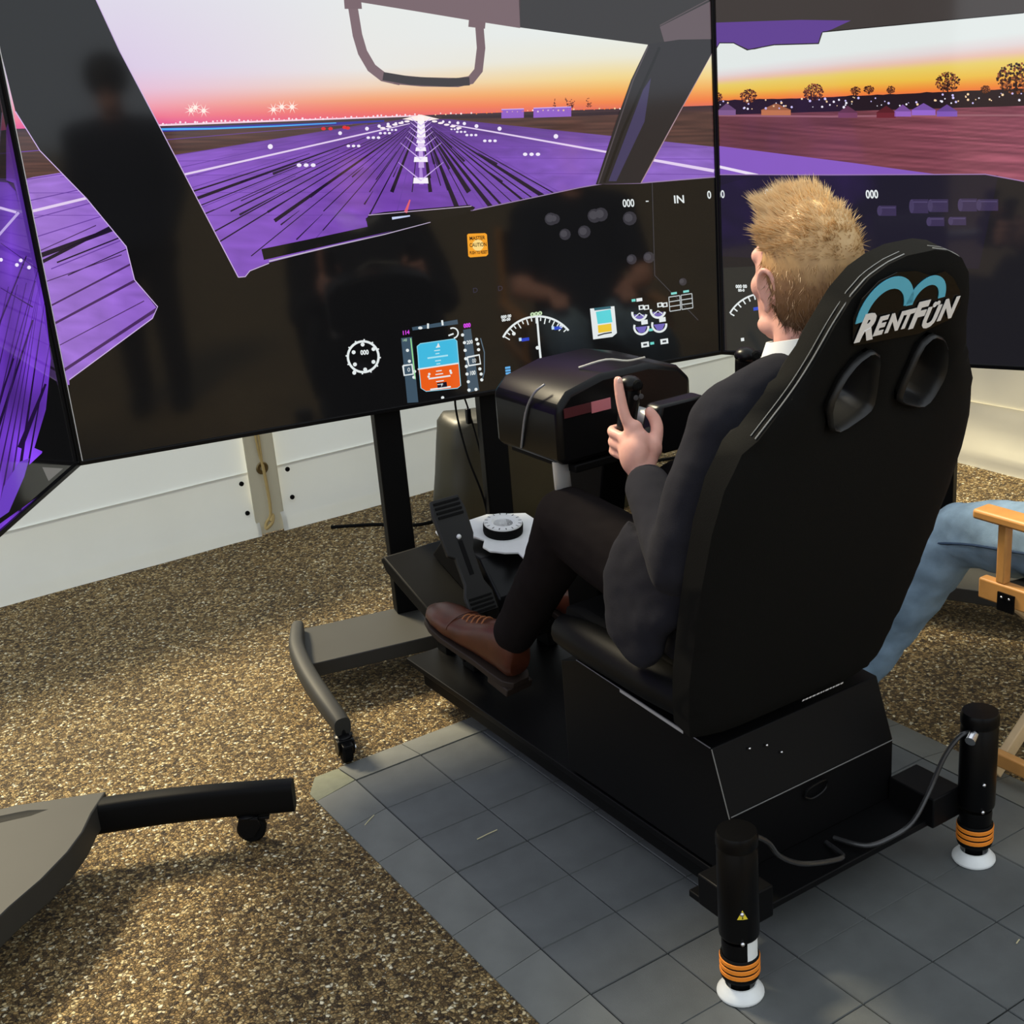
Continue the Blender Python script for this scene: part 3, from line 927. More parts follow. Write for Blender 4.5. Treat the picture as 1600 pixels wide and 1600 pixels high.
for c in (0, 1):
    x0, y0 = 1044 + c * 19, 464 - c * 3
    for r in range(4):
        P.line([(x0 + r * 0.5, y0 + r * 7.4), (x0 + 17 + r * 0.5, y0 - 2.6 + r * 7.4)], 1.4, (190, 196, 198), 10)
    for q in (0, 17):
        P.line([(x0 + q, y0 - q * 0.15), (x0 + q + 1.6, y0 + 22 - q * 0.15)], 1.2, (190, 196, 198), 10)
    P.rect(x0 + 8, y0 - 6, 9, 3.4, (130, 214, 206), 10)
P.line([(1056, 561), (1090, 556)], 3, (70, 168, 178), 10)
P.build(pan_c)

# ---- right screen picture
P = Pic(H_R, ORG_R, D_R)
hr = lambda x: 166 - (x - 1110) * 0.030
def sky_r(x, y):
    e = hr(x) + 2 - y
    s = 1 + (x - 1110) / 490 * 0.75
    return ramp([(0, (214, 78, 104)), (6, (232, 100, 74)), (16, (240, 136, 58)), (30, (236, 190, 74)), (46, (232, 206, 104)), (56, (232, 192, 178)), (66, (226, 214, 214)), (80, (226, 232, 230)), (200, (226, 232, 230))], e / s * 1.35)
def fld_r(x, y):
    k = noise.noise(V(x * 0.008, y * 0.3 - x * 0.02, 7.0))
    a = mixc((88, 50, 50), (122, 68, 74), 0.5 + 0.8 * k)
    b = mixc((104, 54, 70), (172, 92, 112), 0.5 + 0.8 * k)
    return mixc(a, b, (x - 1200) / 380.0)
P.grid(1100, 1680, 50, lambda x: -80, hr, 60, sky_r, 0)
P.grid(1100, 1680, 90, lambda x: hr(x) + 12, lambda x: 300, 50, fld_r, 0)
rs_ = random.Random(4)
P.grid(1100, 1680, 60, lambda x: hr(x) - 8 - 5 * max(0, (x - 1250) / 350) - 3 * abs(noise.noise(V(x * 0.05, 2, 2))), lambda x: hr(x) + 14, 3, lambda x, y: (38, 26, 34), 1)
P.line([(1110, 181), (1300, 182), (1450, 180), (1620, 180)], 3, (150, 96, 108), 2)
def tree(x, y, r, leaf):
    P.line([(x, y + r), (x, y)], max(1.0, r * 0.12), (40, 24, 24), 2)
    for k in range(int(70 + r * 7)):
        a, q = rs_.uniform(0, 6.28), r * math.sqrt(rs_.random())
        P.disc(x + q * math.cos(a), y + q * math.sin(a) * 0.8, rs_.uniform(0.7, 1.5) * (0.6 + r * 0.04), leaf if rs_.random() < 0.4 else (50, 28, 26), 2, n=5)
for x, y, r in ((1119, 152, 10), (1170, 150, 13), (1272, 144, 16), (1337, 142, 8), (1358, 140, 8), (1392, 140, 7), (1481, 128, 19), (1588, 122, 30), (1655, 115, 30), (1540, 140, 8)):
    tree(x, y, r, (150, 84, 50))
for x0, x1, y, c in ((1122, 1150, 172, (128, 92, 140)), (1190, 1236, 172, (190, 116, 76)), (1398, 1424, 174, (150, 100, 190)), (1425, 1462, 172, (150, 104, 206)), (1464, 1496, 174, (128, 88, 180)), (1310, 1340, 176, (120, 66, 96)), (1370, 1400, 176, (110, 40, 50))):
    P.poly([(x0, y), (x1, y), (x1, y + 8), (x0, y + 8)], c, 3)
    P.poly([(x0 - 1, y), ((x0 + x1) / 2, y - 11), (x1 + 1, y)], tuple(v * 0.8 for v in c), 3)
for k in range(90):
    x = rs_.uniform(1115, 1650)
    P.disc(x, hr(x) + rs_.uniform(-8, 8), rs_.uniform(0.8, 2.2), rs_.choice([(240, 236, 250), (250, 214, 170), (206, 196, 250)]), 3, n=6)
P.poly([(1100, 229), (1200, 238), (1330, 254), (1470, 273), (1470, 290), (1100, 290)], (134, 92, 190), 2)
P.line([(1112, 261), (1185, 274)], 4.5, (236, 224, 244), 3)
P.grp = 'cockpit'
P.poly([(1100, -90), (1690, -90), (1690, 8), (1600, 20), (1400, 40), (1286, 50), (1280, 68), (1210, 70), (1180, 77), (1168, 78), (1155, 72), (1147, 67), (1125, 67), (1112, 76), (1100, 80)], (66, 60, 58), 5)  # overhead frame, its colour lifted by painted-in screen haze
P.poly([(1112, 36), (1250, 31), (1330, 32), (1300, 46), (1284, 51), (1279, 67), (1210, 69), (1170, 77), (1150, 68), (1125, 66), (1112, 74)], (98, 68, 146), 6)
P.line([(1112, 76), (1125, 67), (1147, 67), (1168, 78), (1210, 70), (1280, 68), (1286, 50), (1600, 20)], 1.6, (40, 36, 36), 7)
P.poly([(1100, 274), (1300, 274), (1540, 273), (1600, 284), (1690, 300), (1690, 640), (1100, 640)], (28, 27, 32), 5)
P.line([(1112, 273), (1300, 273), (1540, 272), (1605, 284)], 1.6, (150, 120, 170), 7)
P.poly([(1110, 290), (1180, 274), (1560, 274), (1530, 420), (1110, 400)], (31, 28, 42), 6)
for x, y, w_, h_ in ((1388, 329, 26, 16), (1438, 322, 26, 22), (1468, 321, 28, 20), (1514, 320, 26, 20), (1545, 320, 30, 18), (1464, 346, 24, 14), (1498, 345, 24, 13)):
    P.rect(x, y, w_, h_, (58, 48, 80), 7, sl=0.0, sk=0)
    P.disc(x - w_ / 2, y, 4, (70, 60, 94), 8, h_ / 2)
    P.rect(x, y - h_ * 0.3, w_ * 0.9, 2, (78, 68, 104), 8, sl=0, sk=0)
P.poly([(1131, 418), (1300, 410), (1300, 545), (1137, 548)], (40, 42, 42), 7)
P.text('00', 1127, 303, 17, W_, 8, sl=-0.02, wx=0.7, bold=0.02)
P.text('000', 1205, 301, 17, W_, 8, sl=-0.02, wx=0.7, bold=0.02)
P.text('000', 1363, 303, 18, W_, 8, sl=-0.02, wx=0.72, bold=0.03)
P.grp = 'navigation_display'
P.arc(1195, 520, 62, -150, -40, 2.6, W_, 9)
for k in range(9):
    a = math.radians(-150 + k * 9)
    P.line([(1195 + 61 * math.cos(a), 520 + 61 * math.sin(a)), (1195 + 54 * math.cos(a), 520 + 54 * math.sin(a))], 2, W_, 9)
P.grp = 'caption'
P.text('000 00', 1159, 447, 7, W_, 9, sl=-0.02, wx=0.9, bold=0.05)
P.text('00-0', 1159, 453, 6, W_, 9, sl=-0.02, wx=0.9, bold=0.05)
P.grp = 'waypoint'
P.rect(1182, 482, 8, 5, (50, 80, 200), 9)
P.grp = 'marker'
P.rect(1161, 530, 5, 5, W_, 9); P.rect(1163, 546, 5, 3, W_, 9)
P.build(pan_r)

# ---- left screen picture
P = Pic(H_L, ORG_L, D_L)
def left_c(x, y):
    k = 1 + 0.5 * noise.noise(V(x * 0.03, y * 0.012, 4))
    c = ramp([(150, (58, 44, 70)), (210, (70, 36, 96)), (300, (72, 40, 128)), (500, (98, 50, 176)), (800, (112, 58, 196))], y)
    return tuple(min(255, v * k) for v in c)
P.grid(-420, 125, 40, lambda x: 40, lambda x: 170 - (x - 20) * 0.1, 10, lambda x, y: ramp([(40, (150, 130, 160)), (150, (150, 80, 120))], y), 0)
P.grid(-420, 125, 40, lambda x: 170 - (x - 20) * 0.1, lambda x: 1000, 50, left_c, 0)
P.line([(-300, 300), (-60, 318), (0, 325), (24, 332)], 4, (196, 176, 224), 2)
P.line([(28, 332), (0, 364), (-120, 500)], 4, (180, 160, 216), 2)
for a, b, w_ in (((62, 420), (-60, 960), 7), ((75, 470), (20, 800), 6), ((88, 520), (30, 800), 5), ((50, 500), (-40, 780), 6), ((40, 400), (-120, 800), 5), ((96, 560), (60, 760), 8), ((0, 450), (50, 480), 2), ((0, 380), (60, 420), 2), ((20, 560), (-60, 800), 6), ((70, 600), (30, 700), 9)):
    P.line([a, b], w_ * 0.4, (30, 14, 54), 2, w_)
for k in range(14):
    x = 70 - k * 14
    P.line([(x + 26, 430 + 3 * k), (x - 60, 800 + 5 * k)], 1.2, (52, 26, 92), 2, 3.2)
for x, y in ((0, 406), (25, 414), (31, 407), (44, 418)):
    P.disc(x, y, 3, (236, 226, 250), 3, n=8)
P.grp = 'cockpit'
P.poly([(-420, 20), (130, 20), (130, 130), (20, 190), (8, 200), (8, 282), (24, 300), (30, 330), (20, 286), (-420, 250)], (24, 24, 26), 4)
P.poly([(60, 420), (72, 470), (78, 560), (70, 640), (52, 700), (66, 706), (40, 730), (0, 790), (-60, 860), (-420, 1100), (125, 1100), (140, 760), (128, 700), (90, 560)], (10, 10, 11), 4)
P.poly([(44, 716), (36, 745), (12, 800), (-10, 815), (4, 760), (28, 722)], (104, 60, 188), 5)
P.poly([(64, 730), (97, 732), (74, 752)], (96, 94, 92), 5)
P.build(pan_l)

# ------------------------------------------------------------------ screen trolleys
def caster(parent, x, y, ztop, rz, side=1):
    """swivel caster: fork, wheel, brake lever"""
    M = Matrix.Translation(V(x, y, GZ)) @ Matrix.Rotation(rz, 4, 'Z')
    T = lambda *p: M @ V(*p)
    m = MB()
    m.cyl(T(0, 0, 0.068), T(0, 0, ztop - GZ), 0.011, n=12)
    m.lathe([(0.022, 0), (0.024, 0.006), (0.014, 0.012)], T(0, 0, 0.062), n=16)
    prof = [(-0.026, 0.064), (0.016, 0.066), (0.022, 0.04), (0.012, 0.018), (-0.012, 0.018), (-0.03, 0.045)]
    for s in (-1, 1):
        o = T(0, s * 0.017, 0)
        m.prism(prof, o, M.to_3x3() @ V(1, 0, 0), (0, 0, 1), M.to_3x3() @ V(0, s * 0.004, 0))
    m.box(-0.026, 0.016, -0.018, 0.018, 0.058, 0.066, M=M)
    c = obj('caster', m, BLACKGLOSS, parent, bevel=0.001)
    m = MB()
    ax = M.to_3x3() @ V(0, 1, 0)
    m.lathe([(0.006, -0.013), (0.027, -0.013), (0.032, -0.008), (0.032, 0.008), (0.027, 0.013), (0.006, 0.013)], T(-0.006, 0, 0.032), ax, 24)
    obj('wheel', m, RUBBER, c)
    m = MB()
    m.lathe([(0.006, 0), (0.006, 0.004)], T(-0.006, -0.022, 0.032), -ax, 12)
    obj('axle_bolt', m, CHROME, c)
    m = MB()
    m.box(-0.05, -0.02, -0.013, 0.013, 0.052, 0.058, M=M @ Matrix.Translation(V(0, 0, 0.004)))
    obj('brake_lever', m, BLACKGLOSS, c, bevel=0.001)
    return c

def trolley(name, label, O, ex, ey, poles, half, groups=None, legs=(-1, 1)):
    """O: point on the floor under the beam centre; ex along the screen; ey towards the viewer side"""
    O, ex, ey = V(O), V(ex).normalized(), V(ey).normalized()
    R = root(name, label, 'screen stand', (O.x, O.y, GZ), 'wheeled screen stands')
    q = lambda a, b, z: O + ex * a + ey * b + V(0, 0, z)
    # beam
    m = MB()
    vs = [q(a, b, z) for a in (-half + 0.015, half - 0.015) for b in (-0.02, 0.22) for z in (0.058, 0.10)]
    m.add(vs, [(0, 1, 3, 2), (4, 6, 7, 5), (0, 4, 5, 1), (2, 3, 7, 6), (0, 2, 6, 4), (1, 5, 7, 3)])
    obj('crossbeam', m, CHARCOAL, R, bevel=0.003)
    for s in legs:
        m = MB()
        path = [(s * (half - 0.03), -0.005, 0.112), (s * (half - 0.012), 0.07, 0.118), (s * (half + 0.008), 0.17, 0.118), (s * (half + 0.012), 0.30, 0.110), (s * (half + 0.004), 0.42, 0.098), (s * (half - 0.008), 0.52, 0.084), (s * (half - 0.012), 0.56, 0.078)]
        m.tube([q(*p) for p in path], [0.017, 0.020, 0.022, 0.023, 0.023, 0.022, 0.021], 20, ry=[0.022, 0.028, 0.030, 0.030, 0.029, 0.027, 0.026], sq=0.7)
        obj('leg', m, CHARCOAL, R)
        caster(R, *q(s * (half - 0.012), 0.548, 0).xy, 0.07, math.atan2(-ey.y, -ey.x))
        caster(R, *q(s * (half - 0.028), 0.02, 0).xy, 0.10, math.atan2(ey.y, ey.x))
    for a in poles:
        m = MB()
        vs = [q(a + da, b, z) for da in (-0.037, 0.037) for b in (-0.015, 0.03) for z in (0.10, 1.45)]
        m.add(vs, [(0, 1, 3, 2), (4, 6, 7, 5), (0, 4, 5, 1), (2, 3, 7, 6), (0, 2, 6, 4), (1, 5, 7, 3)])
        obj('pole', m, BLACK, R, bevel=0.004)
    m = MB()
    vs = [q(a, b, z) for a in (min(poles) - 0.05, max(poles) + 0.05) for b in (0.028, 0.05) for z in (1.15, 1.32)]
    m.add(vs, [(0, 1, 3, 2), (4, 6, 7, 5), (0, 4, 5, 1), (2, 3, 7, 6), (0, 2, 6, 4), (1, 5, 7, 3)])
    obj('mount_bracket', m, BLACK, R, bevel=0.003)
    return R, q

nC = V(D_C.y, -D_C.x, 0)
OC = V(0.625, 0.478 + 0.09, 0)
stand_c, qc = trolley('screen_stand', 'black twin pole wheeled stand carrying the middle screen', OC, D_C, nC, (-0.152, 0.152), 0.50)
nL = V(D_L.y, -D_L.x, 0)
nR = V(D_R.y, -D_R.x, 0)
OR = ORG_R + D_R * (SW / 2) - nR * 0.135; OR.z = 0
stand_r, qr = trolley('screen_stand', 'black wheeled stand behind the right screen, partly hidden by the seat', OR, D_R, nR, (-0.30, 0.30), 0.50)

# left stand: leg reaches into the foreground
OL = V(-0.66, 0.13, 0)
R = root('screen_stand', 'broad wheeled stand leg of the left screen in the left foreground', 'screen stand', (-0.5, 0.05, GZ), 'wheeled screen stands')
m = MB()
m.tube([(-1.05, 0.20, 0.10), (-0.88, 0.185, 0.097), (-0.72, 0.148, 0.094), (-0.526, 0.078, 0.091), (-0.36, 0.0, 0.088), (-0.19, -0.098, 0.084)], [0.02, 0.022, 0.024, 0.024, 0.023, 0.022], 24, ry=[0.034, 0.036, 0.037, 0.037, 0.036, 0.035], sq=0.45)
obj('leg', m, BLACK, R)
pts = [(-0.86, 0.228), (-0.71, 0.195), (-0.535, 0.118), (-0.585, 0.05), (-0.62, -0.01), (-0.665, -0.065), (-0.73, -0.125), (-0.80, -0.175), (-0.90, -0.26), (-1.06, -0.48), (-1.26, -0.78), (-1.42, -0.68), (-1.22, -0.38), (-1.02, -0.10), (-0.94, 0.05)]
m = MB()
m.prism(pts, (0, 0, 0.130), (1, 0, 0), (0, 1, 0), (0, 0, -0.06))
obj('crossbeam', m, CHARCOAL, R, bevel=0.003)
caster(R, -0.285, -0.045, 0.075, math.radians(150))
caster(R, -0.98, 0.192, 0.085, math.radians(170))
m = MB()
m.tube([(-1.55, -0.46, 0.10), (-1.45, -0.60, 0.10), (-1.30, -0.78, 0.095), (-1.10, -0.95, 0.085)], 0.021, 14, ry=0.032)
obj('leg', m, BLACK, R)
caster(R, -1.16, -0.92, 0.07, math.radians(150))
caster(R, -1.53, -0.48, 0.08, math.radians(170))
for k in (0.35, 0.65):
    c = V(-0.98, 0.02, 0) * (1 - k) + V(-1.34, -0.72, 0) * k
    m = MB()
    M = Matrix.Translation(c) @ Matrix.Rotation(math.atan2(D_L.y, D_L.x), 4, 'Z')
    m.box(-0.037, 0.037, -0.02, 0.025, 0.10, 1.45, M=M)
    obj('pole', m, BLACK, R, bevel=0.004)

# ------------------------------------------------------------------ motion rig
XC = 0.518
rig = root('motion_rig', 'black motion simulator base with seat box, sloped pedal tray and corner actuators', 'simulator', (XC, -0.5, 0))
m = MB()
m.box(0.31, 0.735, -0.99, 0.30, 0.090, 0.105)
obj('base_plate', m, BLACKPLATE, rig, bevel=0.002)
for x0, x1 in ((0.325, 0.365), (0.68, 0.72)):
    m = MB()
    m.box(x0, x1, -0.95, 0.24, 0.045, 0.092)
    obj('base_rail', m, BLACK, rig, bevel=0.003)
m = MB()
m.box(0.23, 0.81, -1.055, -0.93, 0.098, 0.112)
obj('rear_crossplate', m, BLACKPLATE, rig, bevel=0.002)
# seat box with sloped rear
m = MB()
prof = [(-0.955, 0.112), (-0.955, 0.243), (-0.912, 0.366), (-0.50, 0.392), (-0.44, 0.37), (-0.44, 0.112)]
m.prism(prof, (0.31, 0, 0), (0, 1, 0), (0, 0, 1), (0.43, 0, 0))
box_o = obj('seat_box', m, BLACKPLATE, rig, smooth=0, bevel=0.003)
for a, b in (((0.313, -0.957, 0.243), (0.737, -0.957, 0.243)), ((0.309, -0.957, 0.241), (0.309, -0.914, 0.366)), ((0.309, -0.91, 0.367), (0.309, -0.50, 0.393))):
    m = MB()  # highlight along the seat box edges, painted as thin pale rods
    m.cyl(a, b, 0.0012, n=6)
    obj('edge_highlight', m, mat('edge_highlight_grey', (120, 120, 118), 0.4, 0.5, metal=0.3), box_o)
m = MB()
m.tube([(0.495, -0.958, 0.212), (0.50, -0.962, 0.228), (0.52, -0.963, 0.233), (0.545, -0.962, 0.231), (0.55, -0.961, 0.216), (0.535, -0.962, 0.207), (0.51, -0.961, 0.204), (0.495, -0.958, 0.212)], 0.0025, 6)
obj('handle_recess', m, BLACKGLOSS, box_o)
for x, y, z in ((0.39, -0.925, 0.342), (0.43, -0.928, 0.335), (0.46, -0.935, 0.312)):
    m = MB()
    m.ball((x, y, z), 0.003, n=8, m=6)
    obj('screw', m, CHROME, box_o)
# side decal
m = MB()
m.prism([(-0.645, 0.3765), (-0.835, 0.3645), (-0.835, 0.3705), (-0.645, 0.3825)], (0.3085, 0, 0), (0, 1, 0), (0, 0, 1), (0.001, 0, 0))
obj('side_stripe', m, mat('pale_grey_print', (170, 170, 168), 0.5, 0.4), box_o, smooth=0)

def actuator(x, y, lean, label_plate):
    o = V(x, y, 0)
    lx = V(lean, 0, 1).normalized()
    A = MB()
    A.lathe([(0.0, 0.126), (0.034, 0.127), (0.0345, 0.128), (0.035, 0.132), (0.035, 0.295), (0.032, 0.300), (0.032, 0.304), (0.036, 0.306), (0.036, 0.322), (0.033, 0.330), (0.0, 0.331)], o, lx, 28)
    a = obj('actuator', A, mat('actuator_black', (8, 8, 9), 0.3, 0.15), rig)
    m = MB()
    m.lathe([(0.030, 0.06), (0.031, 0.112), (0.030, 0.118)], o, lx, 24)
    obj('sleeve', m, mat('actuator_black', (14, 14, 15)), a)
    m = MB()
    m.lathe([(0.0325, 0.040), (0.034, 0.045), (0.034, 0.085), (0.0315, 0.088), (0.031, 0.06)], o, lx, 28)
    obj('collar', m, BLACK, a)
    for k in range(3):
        z = 0.050 + k * 0.012
        m = MB()
        m.lathe([(0.0342, z), (0.0352, z + 0.001), (0.0352, z + 0.0078), (0.0342, z + 0.0088)], o, lx, 28)
        obj('orange_band', m, ORANGE, a)
    m = MB()
    m.lathe([(0.031, 0.045), (0.025, 0.037), (0.019, 0.031), (0.0165, 0.026), (0.0165, 0.008)], o, lx, 24)
    obj('piston', m, RUBBER, a)
    m = MB()
    m.lathe([(0.004, 0.001), (0.040, 0.001), (0.0415, 0.004), (0.041, 0.008), (0.034, 0.016), (0.029, 0.024), (0.0265, 0.0245), (0.0245, 0.021), (0.023, 0.010), (0.004, 0.008)], (x, y, 0), (0, 0, 1), 32)
    obj('foot_cup', m, WHITEPL, a)
    br = MB()
    s = 1 if x < XC else -1
    br.box(min(x + s * 0.02, x + s * 0.10), max(x + s * 0.02, x + s * 0.10), y + 0.02, y + 0.13, 0.100, 0.165)
    obj('mount_bracket', br, BLACKPLATE, a, bevel=0.003)
    for z in (0.13, 0.19):
        m = MB()
        m.ball((x - 0.02, y - 0.031, z), 0.004, n=8, m=6)
        obj('screw', m, CHROME, a)
    return a
actL = actuator(0.207, -1.09, 0.0, True)
actR = actuator(0.825, -1.09, 0.0, False)
vdir = V(-0.63, -0.77, 0).normalized()
def on_cyl(x, y, z, ang, r=0.0354):
    return V(x + r * math.sin(ang) , y - r * math.cos(ang), z)
# warning triangle and white data label wrap the left actuator
m = MB()
c0 = -0.55
m.add([on_cyl(0.207, -1.09, 0.178, c0 - 0.26), on_cyl(0.207, -1.09, 0.178, c0), on_cyl(0.207, -1.09, 0.178, c0 + 0.26), on_cyl(0.207, -1.09, 0.197, c0)], [(0, 1, 3), (1, 2, 3)])
obj('warning_triangle', m, YELLOW, actL, smooth=0)
m = MB()
vs, fs = glyphs('!', 0.03)
m.add([on_cyl(0.207, -1.09, 0.180 + v[1] * 0.014, c0 + (v[0] - 0.12) * 0.4, 0.0358) for v in vs], fs)
obj('warning_mark', m, BLACK, actL, smooth=0)
m = MB()
rws = [[on_cyl(0.207, -1.09, z, a_, 0.0322) for a_ in (-0.30, -0.02, 0.26, 0.52)] for z in (0.088, 0.125)]
m.rings(rws, closed=False, cap=False)
obj('data_label', m, WHITEPL, actL, smooth=0)
m = MB()
m.tube([(0.240, -1.085, 0.305), (0.285, -1.08, 0.268), (0.318, -1.075, 0.222), (0.376, -1.07, 0.178), (0.456, -1.065, 0.146), (0.50, -1.05, 0.130), (0.52, -0.99, 0.118)], 0.0048, 8, sm=6)
obj('cable', m, mat('grey_black_cable', (44, 44, 45), 0.25, 0.6), actL)
m = MB()
m.tube([(0.800, -1.095, 0.296), (0.775, -1.085, 0.292), (0.745, -1.075, 0.255), (0.71, -1.07, 0.19), (0.665, -1.07, 0.142), (0.61, -1.065, 0.128), (0.56, -1.05, 0.125), (0.54, -0.99, 0.12)], 0.0048, 8, sm=6)
obj('cable', m, mat('grey_black_cable', (44, 44, 45)), actR)
m = MB()
m.cyl((0.793, -1.102, 0.296), (0.775, -1.108, 0.290), 0.010, n=12)
obj('cable_plug', m, CHROME, actR)
# front support feet, hidden under the plate
for x in (0.42, 0.62):
    m = MB()
    m.lathe([(0.03, 0.001), (0.03, 0.01), (0.018, 0.02), (0.018, 0.091)], (x, 0.1 - 0.13, 0))
    obj('support_foot', m, RUBBER, rig)
# pedal tray on the front of the rig
m = MB()
tilt = lambda y: 0.20 + (y - 0.10) * 0.372
m.prism([(0.06, 0.165), (0.06, 0.200), (0.45, 0.337), (0.47, 0.325), (0.44, 0.292)], (0.35, 0, 0), (0, 1, 0), (0, 0, 1), (0.36, 0, 0))
obj('pedal_tray', m, BLACK, rig, bevel=0.004)
for x in (0.40, 0.63):
    m = MB()
    m.box(x, x + 0.03, 0.10, 0.16, 0.105, 0.20)
    obj('tray_support', m, BLACK, rig, bevel=0.003)
    m = MB()
    m.box(x, x + 0.03, 0.24, 0.29, 0.105, 0.25)
    obj('tray_support', m, BLACK, rig, bevel=0.003)
# yoke column
m = MB()
m.prism([(-0.36, 0.105), (-0.34, 0.50), (-0.40, 0.78), (-0.28, 0.78), (-0.22, 0.50), (-0.24, 0.105)], (XC - 0.035, 0, 0), (0, 1, 0), (0, 0, 1), (0.07, 0, 0))
obj('yoke_column', m, BLACK, rig, bevel=0.004)
m = MB()
m.box(0.38, 0.66, -0.44, -0.2, 0.765, 0.782)
obj('yoke_shelf', m, BLACK, rig, bevel=0.003)
m = MB()
m.tube([(0.365, -0.41, 0.79), (0.368, -0.41, 0.72), (0.40, -0.38, 0.66), (0.47, -0.34, 0.62)], 0.009, 10, ry=0.02)
obj('shelf_strut', m, SILVER, rig)

# ------------------------------------------------------------------ rudder pedals
ped = root('rudder_pedals', 'black rudder pedals with white top plate and round adjusting dial', 'pedals', (0.56, 0.2, 0.25))
m = MB()
m.prism([(0.06, 0.205), (0.06, 0.30), (0.14, 0.385), (0.32, 0.40), (0.40, 0.325)], (0.47, 0, 0), (0, 1, 0), (0, 0, 1), (0.15, 0, 0))
obj('body', m, BLACKGLOSS, ped, bevel=0.006)
# white plate: sloped with notched left edge
M = Matrix.Translation(V(0.58, 0.17, 0.405)) @ Matrix.Rotation(math.radians(8), 4, 'X')
out = [(-0.145, 0.145), (0.02, 0.155), (0.11, 0.10), (0.11, -0.13), (0.0, -0.11), (-0.02, -0.135), (-0.035, -0.13), (-0.03, -0.095), (-0.06, -0.075), (-0.075, -0.055), (-0.085, -0.045), (-0.088, -0.012), (-0.065, 0.02), (-0.075, 0.05), (-0.10, 0.075), (-0.135, 0.085), (-0.15, 0.11)]
m = MB()
m.prism([(p[0] * 1.0, p[1] * 0.9) for p in out], M @ V(0, 0, 0), M.to_3x3() @ V(1, 0, 0), M.to_3x3() @ V(0, 1, 0), M.to_3x3() @ V(0, 0, 0.006))
obj('top_plate', m, WHITEPL, ped, bevel=0.0015)
m = MB()
ax = M.to_3x3() @ V(0, 0, 1)
c = M @ V(0.0, 0.03, 0.006)
m.lathe([(0.02, 0), (0.051, 0), (0.052, 0.004), (0.052, 0.022), (0.050, 0.025)], c, ax, 36)
dial = obj('dial', m, RUBBER, ped)
m = MB()
m.lathe([(0.050, 0.025), (0.049, 0.029), (0.030, 0.030), (0.022, 0.022), (0.008, 0.020)], c, ax, 36)
obj('dial_face', m, WHITEPL, dial)
q = V(0, 0, 1).rotation_difference(ax)
for k in range(16):
    a = 2 * math.pi * k / 16
    d1 = q @ V(math.cos(a), math.sin(a), 0)
    t1 = q @ V(-math.sin(a), math.cos(a), 0)
    m = MB()
    o = c + ax * 0.0296
    m.add([o + d1 * 0.040 + t1 * 0.0012, o + d1 * 0.040 - t1 * 0.0012, o + d1 * 0.0485 - t1 * 0.0012, o + d1 * 0.0485 + t1 * 0.0012], [(0, 1, 2, 3)])
    obj('dial_mark', m, BLACK, dial, smooth=0)
m = MB()
m.lathe([(0.0, 0.019), (0.010, 0.020), (0.010, 0.024), (0.0, 0.025)], c, ax, 16)
obj('dial_screw', m, BLACK, dial)
for x, y_, s in ((0.425, 0.12, 1), (0.70, 0.0, -1)):
    Mp = Matrix.Translation(V(x, y_, 0.36 - (0.12 - y_) * 0.5)) @ Matrix.Rotation(math.radians(60), 4, 'X')
    m = MB()
    m.prism([(-0.045, 0.06), (-0.048, 0.17), (-0.04, 0.205), (0.04, 0.205), (0.048, 0.17), (0.045, 0.10), (0.028, 0.06), (0.028, -0.02), (0.04, -0.05), (0.04, -0.10), (-0.04, -0.10), (-0.04, -0.05), (-0.028, -0.02), (-0.028, 0.05)], Mp @ V(0, 0, 0), Mp.to_3x3() @ V(1, 0, 0), Mp.to_3x3() @ V(0, 1, 0), Mp.to_3x3() @ V(0, 0, 0.014))
    p_ = obj('pedal', m, mat('pedal_black', (30, 30, 29), 0.5, 0.35), ped, bevel=0.003)
    for k in range(4):
        m = MB()
        m.box(-0.036, 0.036, 0.155 + k * 0.012, 0.161 + k * 0.012, 0.013, 0.017, M=Mp)
        obj('grip_rib', m, BLACK, p_)
    for k in range(4):
        m = MB()
        m.box(-0.032, 0.032, -0.095 + k * 0.011, -0.090 + k * 0.011, 0.013, 0.017, M=Mp)
        obj('grip_rib', m, BLACK, p_)
    m = MB()
    m.box(-0.006, 0.006, -0.0, 0.09, 0.0135, 0.0152, M=Mp)
    obj('pedal_slot', m, BLACKPLATE, p_)
    m = MB()
    m.ball(Mp @ V(0, 0.10, 0.016), 0.0065, n=12, m=8)
    obj('pedal_bolt', m, WHITEPL, p_)
    m = MB()
    m.tube([(x, y_ + 0.01, 0.35 - (0.12 - y_) * 0.5), (x + s * 0.03, 0.18, 0.30), (x + s * 0.06, 0.22, 0.27)], 0.014, 10)
    obj('pedal_arm', m, BLACK, ped)

# ------------------------------------------------------------------ flight yoke
yk = root('flight_yoke', 'black flight yoke and housing held by the man in the suit', 'yoke', (XC, -0.35, 0.782))
m = MB()
prof = [(0.345, 0.80), (0.355, 0.785), (0.68, 0.785), (0.69, 0.80), (0.69, 0.905), (0.66, 0.935), (0.58, 0.955), (0.46, 0.955), (0.375, 0.935), (0.345, 0.905)]
m.prism(prof, (0, -0.44, 0), (1, 0, 0), (0, 0, 1), (0, 0.24, 0))
hs = obj('housing', m, BLACKGLOSS, yk, bevel=0.012)
m = MB()
m.prism([(0.36, 0.885), (0.425, 0.885), (0.425, 0.905), (0.36, 0.905)], (0, -0.441, 0), (1, 0, 0), (0, 0, 1), (0, -0.0015, 0))
obj('dark_red_reflection_strip', m, DARKRED, hs, smooth=0)  # dark red part of the painted housing reflection
m = MB()
m.prism([(0.427, 0.882), (0.475, 0.882), (0.475, 0.905), (0.427, 0.905)], (0, -0.441, 0), (1, 0, 0), (0, 0, 1), (0, -0.002, 0))
obj('pink_reflection', m, PINKREFL, hs, smooth=0)  # pinkish reflection on the housing face, painted as a flat patch
m = MB()  # thin pale grey line along the left edge of the housing
